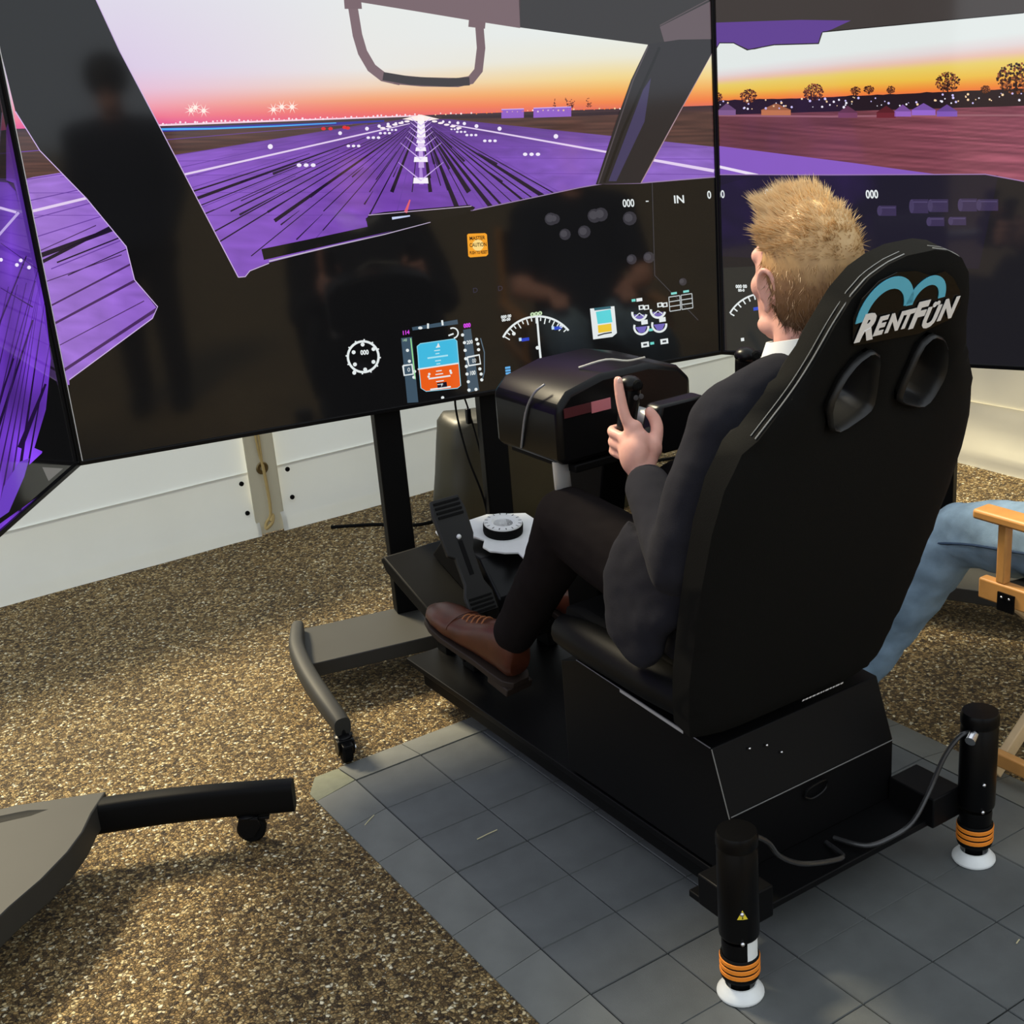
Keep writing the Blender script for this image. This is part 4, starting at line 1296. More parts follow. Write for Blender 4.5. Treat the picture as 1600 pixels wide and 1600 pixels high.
m.tube([(0.343, -0.30, 0.80), (0.341, -0.33, 0.88), (0.345, -0.36, 0.925), (0.36, -0.38, 0.945)], 0.0025, 8)
obj('pale_edge_strip', m, mat('grey_strip', (150, 154, 160), 0.3, 0.5, metal=0.5), hs)
m = MB()
m.cyl((XC, -0.44, 0.865), (XC, -0.585, 0.865), 0.018)
obj('shaft', m, SILVER, yk)
m = MB()
m.prism([(-0.06, -0.045), (0.06, -0.045), (0.075, 0.0), (0.06, 0.05), (-0.06, 0.05), (-0.075, 0.0)], (XC, -0.575, 0.87), (1, 0, 0), (0, 0, 1), (0, -0.045, 0))
obj('hub', m, BLACKGLOSS, yk, bevel=0.01)
for s in (-1, 1):
    X = XC + s * 0.145
    m = MB()
    m.tube([(XC + s * 0.05, -0.60, 0.865), (XC + s * 0.10, -0.605, 0.852), (X, -0.618, 0.858), (X + s * 0.004, -0.63, 0.90), (X, -0.637, 0.945), (X - s * 0.004, -0.640, 0.978)], [0.018, 0.017, 0.018, 0.017, 0.018, 0.019], 12, ry=[0.022, 0.02, 0.022, 0.021, 0.022, 0.02])
    gp = obj('grip', m, BLACKGLOSS, yk)
    m = MB()
    m.ball((X - s * 0.002, -0.640, 0.985), 0.021, 0.024, 0.016)
    obj('grip_head', m, BLACKGLOSS, gp)
    m = MB()
    m.lathe([(0.010, 0), (0.010, 0.006), (0.006, 0.009), (0.0, 0.009)], (X + 0.004, -0.659, 0.985), (-0.3, -1, 0.25), 14)
    obj('hat_switch', m, RUBBER, gp)
    for k in (0, 1):
        m = MB()
        m.lathe([(0.005, 0), (0.005, 0.004), (0.0, 0.005)], (X + 0.002 + 0.012 * k, -0.655, 0.962), (-0.3, -1, 0.1), 10)
        obj('button', m, mat('grey_button', (70, 70, 72), 0.4), gp)
m = MB()
m.tube([(0.46, -0.36, 0.957), (0.50, -0.40, 0.972), (0.54, -0.42, 0.965), (0.60, -0.40, 0.958)], 0.0022, 8)
obj('lead', m, mat('pale_lead', (190, 190, 180), 0.4), yk)

# ------------------------------------------------------------------ racing seat
seat = root('racing_seat', 'black racing seat with blue and white badge and two shoulder openings', 'seat', (XC, -0.75, 0.392))
SU = V(0, -0.303, 0.953).normalized()
SF = V(0, 0.953, 0.303).normalized()      # towards the sitter
SO = V(XC - 0.018, -0.925, 0.398)
halfw = [(0.0, 0.235), (0.06, 0.25), (0.14, 0.266), (0.25, 0.278), (0.36, 0.287), (0.46, 0.290), (0.54, 0.283), (0.60, 0.262), (0.65, 0.226), (0.70, 0.190), (0.75, 0.166), (0.80, 0.148), (0.84, 0.128), (0.868, 0.100), (0.884, 0.066), (0.892, 0.03)]
def hw(h):
    return sum(hw0(min(max(h + k * 0.012, 0.0), 0.892)) for k in (-2, -1, 0, 1, 2)) / 5 if h < 0.84 else hw0(h)
def hw0(h):
    for (a, wa), (b, wb_) in zip(halfw, halfw[1:]):
        if h <= b:
            return wa + (wb_ - wa) * (h - a) / (b - a)
    return halfw[-1][1]
def shell_pt(x, h, off):
    """off: depth towards the sitter; sides curl forward"""
    w = hw(h)
    k = abs(x) / max(w, 1e-4)
    curl = 0.018 * max(0, k - 0.55) ** 2 / 0.2 * (1.0 if h < 0.62 else max(0.0, 0.55 * (0.82 - h) / 0.2))
    bow = 0.02 * math.sin(math.pi * min(h / 0.62, 1))
    return SO + V(x, 0, 0) + SU * h + SF * (off + curl - bow * (1 - k * k))
outline = [(w, h) for h, w in halfw] + [(-w, h) for h, w in reversed(halfw)]
holeL = [(-0.112, 0.624), (-0.130, 0.668), (-0.117, 0.712), (-0.096, 0.738), (-0.068, 0.750), (-0.046, 0.735), (-0.030, 0.655), (-0.036, 0.638), (-0.092, 0.616)]
holeR = [(-x, h) for x, h in reversed(holeL)]
# back cushion: front and rear skins with holes
def skin_faces():
    import itertools
    step = 0.014
    pts = []
    loops = [outline, holeL, holeR]
    def dens(loop):
        o = []
        for i, p in enumerate(loop):
            q_ = loop[(i + 1) % len(loop)]
            n = max(1, int(math.hypot(q_[0] - p[0], q_[1] - p[1]) / 0.03))
            o += [(p[0] + (q_[0] - p[0]) * k / n, p[1] + (q_[1] - p[1]) * k / n) for k in range(n)]
        return o
    return [dens(l) for l in loops]
loops = skin_faces()
from mathutils.geometry import delaunay_2d_cdt
flat, edges = [], []
for l in loops:
    k = len(flat)
    flat += [V(p[0], p[1]).to_2d() if False else Vector((p[0], p[1])) for p in l]
    edges += [(k + i, k + (i + 1) % len(l)) for i in range(len(l))]
def inside(p, loop):
    c = False
    n = len(loop)
    for i in range(n):
        (x1, y1), (x2, y2) = loop[i], loop[(i + 1) % n]
        if (y1 > p[1]) != (y2 > p[1]) and p[0] < (x2 - x1) * (p[1] - y1) / (y2 - y1) + x1:
            c = not c
    return c
def edge_dist(p):
    return min(math.hypot(p[0] - q_[0], p[1] - q_[1]) for l in loops for q_ in l)
extra = []
for i in range(-12, 13):
    for j in range(1, 36):
        p = (i * 0.0245, j * 0.0255)
        if inside(p, outline) and not inside(p, holeL) and not inside(p, holeR) and edge_dist(p) > 0.012:
            extra.append(Vector(p))
res = delaunay_2d_cdt(flat + extra, edges, [], 0, 1e-6)
PV = [tuple(v) for v in res[0]]
PF = []
for t in res[2]:
    cx = sum(PV[i][0] for i in t) / len(t); cy = sum(PV[i][1] for i in t) / len(t)
    if inside((cx, cy), outline) and not inside((cx, cy), holeL) and not inside((cx, cy), holeR):
        PF.append(tuple(t))
def thick(p):
    d = edge_dist(p)
    return 0.046 + 0.030 * min(1, d / 0.06)
used = sorted(set(i for t in PF for i in t))
idx = {i: k for k, i in enumerate(used)}
rear = [shell_pt(PV[i][0], PV[i][1], -0.010 * min(1, edge_dist(PV[i]) / 0.03)) for i in used]
front = [shell_pt(PV[i][0], PV[i][1], thick(PV[i])) for i in used]
n_ = len(used)
m = MB()
fs = [tuple(idx[i] for i in t) for t in PF] + [tuple(idx[i] + n_ for i in reversed(t)) for t in PF]
cnt = {}
for t in PF:
    for a, b in zip(t, t[1:] + t[:1]):
        cnt[(a, b)] = 1
for (a, b) in list(cnt):
    if (b, a) not in cnt:
        fs.append((idx[a], idx[b], idx[b] + n_, idx[a] + n_))
m.add(rear + front, fs)
bk = obj('backrest', m, SEATCLOTH, seat, smooth=50)
# piping and stitching along the side seam
for off, r, mt in ((0.006, 0.0012, THREAD), (0.016, 0.0008, THREAD)):
    for s in (-1, 1):
        pts = []
        for k in range(40):
            h = 0.625 + 0.267 * k / 39
            pts.append(shell_pt(s * (hw(h) + 0.001), h, off))
        m = MB()
        m.tube(pts, r, 5, sm=1)
        obj('seam_piping', m, mt, bk)
# opening bezels
for hl in (holeL, holeR):
    m = MB()
    cx = sum(p[0] for p in hl) / len(hl); cy = sum(p[1] for p in hl) / len(hl)
    # smooth the loop
    lp = []
    for i in range(len(hl)):
        a, b = hl[i], hl[(i + 1) % len(hl)]
        lp += [(a[0] * 0.8 + b[0] * 0.2, a[1] * 0.8 + b[1] * 0.2), (a[0] * 0.2 + b[0] * 0.8, a[1] * 0.2 + b[1] * 0.8)]
    sec = [(1.06, -0.008), (1.05, -0.015), (0.98, -0.018), (0.90, -0.013), (0.86, 0.0), (0.84, 0.066), (0.90, 0.072), (1.06, 0.070)]
    rg = []
    for sx, off in sec:
        rg.append([shell_pt(cx + (p[0] - cx) * sx, cy + (p[1] - cy) * (1 + (sx - 1) * 0.7), off) for p in lp])
    m.rings(rg, cap=False)
    obj('opening_bezel', m, mat('bezel_plastic', (30, 30, 30), 0.35, 0.4), bk, smooth=50)
# seat cushion and bolsters
m = MB()
m.prism([(-0.93, 0.402), (-0.93, 0.47), (-0.80, 0.475), (-0.50, 0.50), (-0.44, 0.49), (-0.43, 0.45), (-0.46, 0.402)], (XC - 0.19, 0, 0), (0, 1, 0), (0, 0, 1), (0.38, 0, 0))
obj('cushion', m, SEATCLOTH, seat, bevel=0.025)
for s in (-1, 1):
    m = MB()
    m.tube([(XC + s * 0.19, -0.90, 0.43), (XC + s * 0.20, -0.75, 0.44), (XC + s * 0.20, -0.55, 0.445), (XC + s * 0.19, -0.44, 0.435)], [0.04, 0.045, 0.045, 0.035], 14, ry=[0.035, 0.042, 0.042, 0.035])
    obj('side_bolster', m, SEATVINYL, seat)
# badge: base plate, blue arcs, white lettering
def spt(x, h, off=-0.014):
    return shell_pt(x, h, off)
def flat_on_seat(name, pts, faces, mt, off, thickness=0.0012):
    m = MB()
    m.add([spt(p[0], p[1], off) for p in pts], faces)
    o = obj(name, m, mt, bk, smooth=0)
    sd = o.modifiers.new('thickness', 'SOLIDIFY')
    sd.thickness = thickness
    return o
BX, BY = -0.004, 0.0
def ring_poly(cx, cy, r, w, a0, a1, n=22, ry=1.0):
    pts = []
    for i in range(n + 1):
        a = math.radians(a0 + (a1 - a0) * i / n)
        for rr in (r - w / 2, r + w / 2):
            pts.append((cx + rr * math.cos(a), cy + rr * ry * math.sin(a)))
    return pts, [(2 * i, 2 * i + 1, 2 * i + 3, 2 * i + 2) for i in range(n)]
pl = [(-0.118, 0.777), (-0.112, 0.768), (0.03, 0.760), (0.10, 0.772), (0.112, 0.795), (0.10, 0.820), (0.075, 0.845), (0.05, 0.860), (0.02, 0.858), (-0.02, 0.872), (-0.06, 0.876), (-0.095, 0.868), (-0.122, 0.845), (-0.130, 0.815)]
ctr = (sum(p[0] for p in pl) / len(pl), sum(p[1] for p in pl) / len(pl))
PLP = [ctr] + pl
flat_on_seat('badge_plate', PLP, [(0, i + 1, (i + 1) % len(pl) + 1) for i in range(len(pl))], LOGOBLACK, -0.0135)
p_, f_ = ring_poly(-0.065, 0.812, 0.049, 0.019, 8, 186, ry=1.0)
flat_on_seat('badge_arc', p_, f_, LOGOBLUE, -0.0150)
p_, f_ = ring_poly(0.022, 0.815, 0.036, 0.015, 2, 178, ry=0.98)
flat_on_seat('badge_arc', p_, f_, LOGOBLUE, -0.0150)
def seat_text(s, x, h, size, mt, off, bold, shear=0.2, name='lettering', tilt=0.0):
    vs, fs = glyphs(s, bold, shear)
    flat_on_seat(name, [(x + v[0] * size * 0.98, h + v[1] * size + tilt * v[0] * size) for v in vs], fs, mt, off, 0.0008)
for ch, x, h, sz in (('R', -0.118, 0.777, 0.058), ('E', -0.080, 0.780, 0.040), ('N', -0.055, 0.780, 0.040), ('T', -0.026, 0.780, 0.040), ('F', -0.002, 0.777, 0.056), ('Ü', 0.026, 0.771, 0.046), ('N', 0.062, 0.778, 0.046)):
    seat_text(ch, x, h, sz, LOGOWHITE, -0.0162, 0.048)
# small unreadable white print at the foot of the backrest
m = MB()
x = 0.005
rp = random.Random(3)
while x < 0.105:
    w = rp.uniform(0.004, 0.011)
    m.add([shell_pt(x, 0.012, -0.014), shell_pt(x + w, 0.012, -0.014), shell_pt(x + w, 0.0165, -0.014), shell_pt(x, 0.0165, -0.014)], [(0, 1, 2, 3)])
    x += w + 0.002
obj('printed_line', m, LOGOWHITE, bk, smooth=0)

# ------------------------------------------------------------------ the man in the seat
man = root('person', 'blond man in a charcoal suit sitting in the racing seat, hand on the yoke', 'person', (XC, -0.80, 0.5))
HC = V(0.505, -0.958, 1.196)
HR = Matrix.Rotation(math.radians(-12), 3, 'Z') @ Matrix.Rotation(math.radians(3), 3, 'X')
def hp(x, y, z):
    return HC + HR @ V(x, y, z)
def limb(m, pts, r, n=14, ry=None):
    m.tube(pts, r, n, sm=4, ry=ry)
    rr = r if isinstance(r, (list, tuple)) else [r] * len(pts)
    for p, k in ((pts[0], rr[0]), (pts[-1], rr[-1])):
        m.ball(p, k * 0.98, n=12, m=8)
SHL, SHR = V(0.335, -0.965, 0.985), V(0.70, -0.965, 0.985)
ELL, ELR = V(0.255, -0.905, 0.735), V(0.79, -0.87, 0.74)
WRL, WRR = V(0.342, -0.715, 0.828), V(0.69, -0.70, 0.84)
HPL, HPR = V(0.43, -0.80, 0.555), V(0.606, -0.80, 0.555)
KNL, KNR = V(0.362, -0.425, 0.668), V(0.665, -0.42, 0.655)
ANL, ANR = V(0.375, -0.155, 0.315), V(0.665, -0.15, 0.30)

def head_rings(m):
    rows = [(-0.122, 0.060, 0.016, 0.016, 0.018), (-0.116, 0.052, 0.034, 0.036, 0.036), (-0.100, 0.040, 0.047, 0.056, 0.060), (-0.078, 0.024, 0.056, 0.070, 0.078), (-0.05, 0.010, 0.0635, 0.083, 0.088),
            (-0.02, 0.002, 0.068, 0.092, 0.096), (0.01, 0.0, 0.0715, 0.094, 0.101), (0.04, -0.002, 0.070, 0.090, 0.100), (0.07, -0.005, 0.061, 0.076, 0.084), (0.091, -0.008, 0.045, 0.054, 0.062), (0.106, -0.010, 0.028, 0.032, 0.038), (0.111, -0.012, 0.010, 0.014, 0.016)]
    n = 28
    rg = []
    for z, yc, rx, rf, rb in rows:
        rg.append([hp(rx * math.copysign(abs(math.cos(2 * math.pi * j / n)) ** (0.7 if j < n / 2 else 1.0), math.cos(2 * math.pi * j / n)), yc + (rf if math.sin(2 * math.pi * j / n) > 0 else rb) * math.sin(2 * math.pi * j / n), z) for j in range(n)])
    m.rings(rg)
B = MB()
head_rings(B)
B.tube([hp(0, -0.018, -0.05), hp(0, -0.020, -0.10), hp(0.0, -0.03, -0.15), V(XC, -1.0, 1.0)], [0.057, 0.060, 0.064, 0.075], 18, ry=[0.062, 0.064, 0.068, 0.075])
# nose, brow, cheeks, lips, ears
B.tube([hp(0, 0.092, 0.02), hp(0, 0.104, -0.005), hp(0, 0.109, -0.030)], [0.007, 0.009, 0.011], 10)
B.ball(hp(0, 0.095, -0.036), 0.015, 0.013, 0.009)
for s in (-1, 1):
    B.ball(hp(s * 0.030, 0.076, 0.028), 0.028, 0.014, 0.012)
    B.ball(hp(s * 0.045, 0.054, -0.024), 0.022, 0.026, 0.024)
    B.ball(hp(s * 0.047, 0.056, 0.026), 0.020, 0.022, 0.016)
    B.ball(hp(s * 0.012, 0.092, -0.066), 0.016, 0.010, 0.006)
    B.ball(hp(s * 0.05, 0.02, -0.085), 0.014, 0.035, 0.018)
    Me = HR @ Matrix.Rotation(s * math.radians(-18), 3, 'Z') @ Matrix.Rotation(math.radians(-10), 3, 'X')
    c = hp(s * 0.072, -0.006, -0.016)
    ear = []
    for k in range(13):
        a = math.radians(-70 + 300 * k / 12)
        ear.append(c + Me @ V(s * (0.010 + 0.004 * math.sin(a)), -0.017 * math.cos(a) - 0.004, 0.030 * math.sin(a) + 0.004))
    B.tube(ear, 0.0052, 8, sm=2)
    B.ball(c + Me @ V(s * 0.003, 0.002, 0.0), 0.007, 0.017, 0.026, M=Me)
    B.ball(c + Me @ V(s * 0.005, 0.006, -0.028), 0.006, 0.008, 0.011, M=Me)
# torso, arms and legs under the clothes
B.tube([(XC, -0.80, 0.53), (XC, -0.86, 0.66), (XC, -0.92, 0.80), (XC, -0.955, 0.92), (XC, -0.985, 1.00)], [0.13, 0.125, 0.15, 0.155, 0.10], 18, ry=[0.085, 0.08, 0.09, 0.08, 0.06], up=(0, 1, 0))
for a, b, c in ((SHL, ELL, WRL), (SHR, ELR, WRR)):
    limb(B, [V(XC, -0.97, 0.985), a], [0.06, 0.05])
    limb(B, [a, a.lerp(b, 0.5), b], [0.048, 0.042, 0.036])
    limb(B, [b, b.lerp(c, 0.4), c], [0.036, 0.034, 0.025])
for a, b, c in ((HPL, KNL, ANL), (HPR, KNR, ANR)):
    limb(B, [a, a.lerp(b, 0.5), b], [0.075, 0.065, 0.05])
    limb(B, [b, b.lerp(c, 0.35), c], [0.048, 0.047, 0.032])
    limb(B, [c, c + V(0, 0.06, -0.05), c + V(0, 0.15, -0.055)], [0.03, 0.03, 0.022])
def finger(m, pts, r):
    limb(m, [V(p) for p in pts], [r * k for k in (1.08, 1.0, 0.95, 0.82)[:len(pts)]], 10)
def hand(m, W, s, point):
    """left hand for s=1 (mirrored in x about the yoke for s=-1); wraps the grip at GX"""
    GX = XC - s * 0.145
    fx = lambda x: GX + s * x
    # palm from the wrist to the knuckles, on the outer side of the grip
    kn = [(fx(-0.026), -0.672, 0.912), (fx(-0.031), -0.660, 0.892), (fx(-0.031), -0.656, 0.872), (fx(-0.027), -0.660, 0.853)]
    kn = [V(k) for k in kn]
    for i, k in enumerate(kn):
        st = W + V(0, 0.006, 0.012 - 0.008 * i)
        limb(m, [st, st.lerp(k, 0.5), k], [0.0165, 0.0155, 0.0125])
    m.ball(W.lerp(kn[1], 0.55), 0.022, 0.036, 0.040)
    m.ball(W.lerp(kn[1], 0.75) + V(s * 0.012, -0.012, 0.004), 0.026, 0.024, 0.034)
    m.ball(W.lerp(kn[2], 0.30) + V(s * 0.006, 0, 0), 0.023, 0.03, 0.034)
    if point:
        finger(m, [kn[0], kn[0] + V(-0.004 * s, 0.012, 0.030), kn[0] + V(-0.003 * s, 0.022, 0.062), kn[0] + V(0.0, 0.030, 0.086)], 0.0108)
    else:
        finger(m, [kn[0], (fx(-0.03), -0.625, 0.918), (fx(-0.006), -0.605, 0.918), (fx(0.018), -0.612, 0.914)], 0.0095)
    for k in kn:
        m.ball(k + V(s * 0.006, -0.004, 0), 0.0165)
    for i, dz in ((1, 0.0), (2, 0.0), (3, 0.0)):
        z = kn[i].z
        finger(m, [kn[i], (fx(-0.030), -0.622, z + 0.004), (fx(-0.010), -0.600, z + 0.002), (fx(0.014), -0.603, z)], 0.0095 if i < 3 else 0.0082)
    th = W + V(s * 0.022, 0.012, 0.022)
    finger(m, [th, V(fx(0.016), -0.694, 0.892), V(fx(0.026), -0.682, 0.915), V(fx(0.020), -0.672, 0.934)], 0.013)
    m.ball(th.lerp(V(fx(0.014), -0.692, 0.900), 0.5), 0.017, 0.022, 0.024)
hand(B, WRL, 1, True)
hand(B, WRR, -1, False)
body = obj('body', B, SKIN, man)
remesh(body, 0.0036, 8, 0.5)
for s in (-1, 1):
    m = MB()
    m.ball(hp(s * 0.031, 0.077, 0.006), 0.0115, n=16, m=10)
    e = obj('eye', m, mat('eye_white', (232, 230, 226), 0.2), man)
    m = MB()
    m.ball(hp(s * 0.031, 0.0855, 0.006), 0.005, 0.004, 0.005, n=12, m=8)
    obj('iris', m, mat('iris_blue', (80, 104, 124), 0.2), e)
m = MB()
# fingernail on the pointing finger and thumb
for nm, c, r in (('fingernail', V(0.3465, -0.6485, 0.997), V(0.006, 0.004, 0.008)),):
    m = MB()
    m.ball(c, r.x, r.y, r.z, n=10, m=6)
    obj(nm, m, mat('nail', (232, 190, 176), 0.3), man)

# hair: scalp cap plus strands
def scalp(u, v):
    """u around, v up from the hairline; head-local point and normal"""
    rx, rf, rb, rz = 0.0765, 0.094, 0.109, 0.119
    d = V(math.cos(v) * math.cos(u), math.cos(v) * math.sin(u), math.sin(v))
    p = V(d.x * rx, d.y * (rf if d.y > 0 else rb), d.z * rz)
    n = V(p.x / rx ** 2, p.y / (rf if p.y > 0 else rb) ** 2, p.z / rz ** 2).normalized()
    return p + V(0, -0.004, 0), n
def hair_floor(u):
    """lowest v with hair, by direction: high over the forehead, low at the nape"""
    s = math.sin(u)
    return ramp1([(-1.0, -1.05), (-0.6, -0.95), (-0.25, -0.75), (-0.05, -0.15), (0.10, -0.18), (0.22, 0.22), (0.45, 0.58), (0.75, 0.78), (1.0, 0.84)], s)
def ramp1(st, x):
    for (a, ca), (b, cb) in zip(st, st[1:]):
        if x <= b:
            return ca + (cb - ca) * max(0, (x - a)) / (b - a)
    return st[-1][1]
cap = MB()
NU, NVv = 48, 16
rg = []
for j in range(NVv + 1):
    row = []
    for i in range(NU):
        u = 2 * math.pi * i / NU
        v0 = hair_floor(u)
        v = v0 + (math.pi / 2 - 0.02 - v0) * j / NVv
        p, n = scalp(u, v)
        k = min(1, j / 3)
        row.append(hp(*(p + n * (0.0005 + 0.004 * k))))
    rg.append(row)
cap.rings(rg, cap=False)
cap.f.append(tuple(range(NVv * NU, NVv * NU + NU))); cap.mi.append(0)
for k, fc in enumerate(cap.f):
    z = sum((HR.transposed() @ (cap.v[i] - HC)).z for i in fc) / len(fc)
    cap.mi[k] = 0 if z > 0.03 else 1
obj('hair', cap, [HAIR, HAIR], man)
st = MB()
rh = random.Random(5)
def strand(p, d, ln, r, bend, mi):
    t = d.cross(V(0.3, 0.2, 0.9)).normalized()
    b = d.cross(t)
    r0, r1 = [], []
    q1 = p + d * ln * 0.55 + bend * 0.35
    q2 = p + d * ln + bend
    tri = lambda c, rr: [c + (t * math.cos(a) + b * math.sin(a)) * rr for a in (0, 2.1, 4.2)]
    k = len(st.v)
    st.v += [Vector(x) for x in tri(p, r) + tri(q1, r * 0.75) + [q2]]
    st.f += [(k, k + 1, k + 4, k + 3), (k + 1, k + 2, k + 5, k + 4), (k + 2, k, k + 3, k + 5), (k + 3, k + 4, k + 6), (k + 4, k + 5, k + 6), (k + 5, k + 3, k + 6)]
    st.mi += [mi] * 6
for i in range(14000):
    u = rh.uniform(0, 2 * math.pi)
    v0 = hair_floor(u)
    sv = rh.uniform(math.sin(v0), 1.0)
    v = math.asin(sv)
    p, n = scalp(u, v)
    top = min(max((p.z - 0.02) / 0.06, 0), 1)
    frontness = min(max((p.y + 0.03) / 0.09, 0), 1)
    ln = 0.011 + 0.013 * top + 0.032 * top * frontness * rh.uniform(0.5, 1.1)
    crown = (p - V(0, -0.07, 0.085))
    if top > 0.35:
        flow = V(-0.25 - 1.5 * p.x, 0.35 + 0.55 * frontness, 0.1 + 0.7 * frontness)
    else:
        flow = V(p.x * 2, -0.35, -0.9)
    cl = V(noise.noise(p * 70 + V(1, 0, 0)), noise.noise(p * 70 + V(0, 9, 0)), noise.noise(p * 70 + V(0, 0, 17)))
    ln *= 0.75 + 0.7 * max(0, noise.noise(p * 85 + V(3, 3, 3)) + 0.25) if top > 0.35 else 1.0
    d = (cl * (0.35 + 0.5 * frontness if top > 0.35 else 0.22) + n * (0.35 + 0.35 * frontness if top > 0.35 else 0.16) + flow * 0.8 + V(rh.gauss(0, 0.10), rh.gauss(0, 0.10), rh.gauss(0, 0.10))).normalized()
    mi = 0 if p.z > 0.035 + rh.gauss(0, 0.018) else 1
    strand(hp(*p), HR @ d, ln, 0.0007 if top < 0.5 else 0.00085, HR @ V(rh.gauss(0, 0.004), rh.gauss(0, 0.004), -0.002), mi)
hs_ = obj('hair_strands', st, [HAIR, HAIR], man, smooth=80)
hs_['kind'] = 'stuff'

# jacket
def folds(seed, amp, sc=18.0):
    def f(p, n):
        return amp * (noise.noise(V(p.x * sc, p.y * sc * 0.8, p.z * sc * 1.3 + seed)) + 0.4 * noise.noise(V(p.x * sc * 2.4, p.y * sc * 2.4, p.z * sc * 3 + seed)))
    return f
J = MB()
J.tube([(XC, -0.79, 0.50), (XC, -0.81, 0.60), (XC, -0.86, 0.70), (XC, -0.90, 0.82), (XC, -0.94, 0.92), (XC, -0.968, 0.985), (XC + 0.0, -0.985, 1.035)], [0.205, 0.198, 0.190, 0.196, 0.190, 0.165, 0.085], 22, ry=[0.135, 0.125, 0.120, 0.118, 0.105, 0.088, 0.07], up=(0, 1, 0))
for a, b, c, s in ((SHL, ELL, WRL, -1), (SHR, ELR, WRR, 1)):
    limb(J, [V(XC + s * 0.07, -0.985, 1.040), V(XC + s * 0.13, -0.978, 1.018), a + V(s * 0.005, 0, -0.002)], [0.050, 0.058, 0.066])
    limb(J, [a, a.lerp(b, 0.5) + V(s * 0.008, 0, 0), b], [0.070, 0.062, 0.056])
    cuff = c - (c - b).normalized() * 0.022
    limb(J, [b, b.lerp(cuff, 0.5), cuff], [0.055, 0.050, 0.042])
# skirts of the jacket hanging open beside the thighs
for s in (-1, 1):
    X = XC + s * 0.235
    J.tube([(X - s * 0.02, -0.80, 0.72), (X, -0.765, 0.63), (X + s * 0.008, -0.765, 0.56), (X + s * 0.006, -0.80, 0.505)], [0.10, 0.105, 0.095, 0.03], 14, ry=[0.03, 0.028, 0.024, 0.014], up=(1, 0, 0))
jk = obj('jacket', J, SUIT, man)
remesh(jk, 0.008, 7, 0.5, folds(2.0, 0.0045, 13.0))
# sleeve creases at the elbow
for (k0, k1, off) in ((0.0, 0.25, 0), (0.12, 0.40, 0), (0.25, 0.5, 0)):
    pass
# shirt collar and cuffs
m = MB()
rg = []
for k, (z, r, tilt_) in enumerate(((-0.150, 0.080, 0.0), (-0.120, 0.076, 0.0), (-0.098, 0.073, 0.0), (-0.098, 0.0765, 0), (-0.130, 0.086, 0))):
    rg.append([hp(r * math.cos(2 * math.pi * j / 28), -0.026 + r * 1.03 * math.sin(2 * math.pi * j / 28), z - 0.022 * math.sin(2 * math.pi * j / 28)) for j in range(28)])
m.rings(rg, cap=False)
obj('shirt_collar', m, SHIRT, man)
for b, c in ((ELL, WRL), (ELR, WRR)):
    d = (c - b).normalized()
    m = MB()
    m.lathe([(0.034, -0.04), (0.0335, 0.002), (0.031, 0.003), (0.031, -0.04)], c - d * 0.010, d, 20)
    obj('shirt_cuff', m, SHIRT, man)
# trousers
T = MB()
T.ball((XC, -0.80, 0.56), 0.175, 0.13, 0.11)
for a, b, c in ((HPL, KNL, ANL), (HPR, KNR, ANR)):
    limb(T, [a, a.lerp(b, 0.5) + V(0, 0, -0.004), b], [0.098, 0.088, 0.070])
    e = c + (c - b).normalized() * 0.0
    limb(T, [b, b.lerp(c, 0.3) + V(0, -0.012, 0), b.lerp(c, 0.7) + V(0, -0.008, 0), e], [0.069, 0.064, 0.056, 0.052])
tr = obj('trousers', T, TROUSER, man)
remesh(tr, 0.008, 7, 0.5, folds(5.0, 0.003, 14.0))
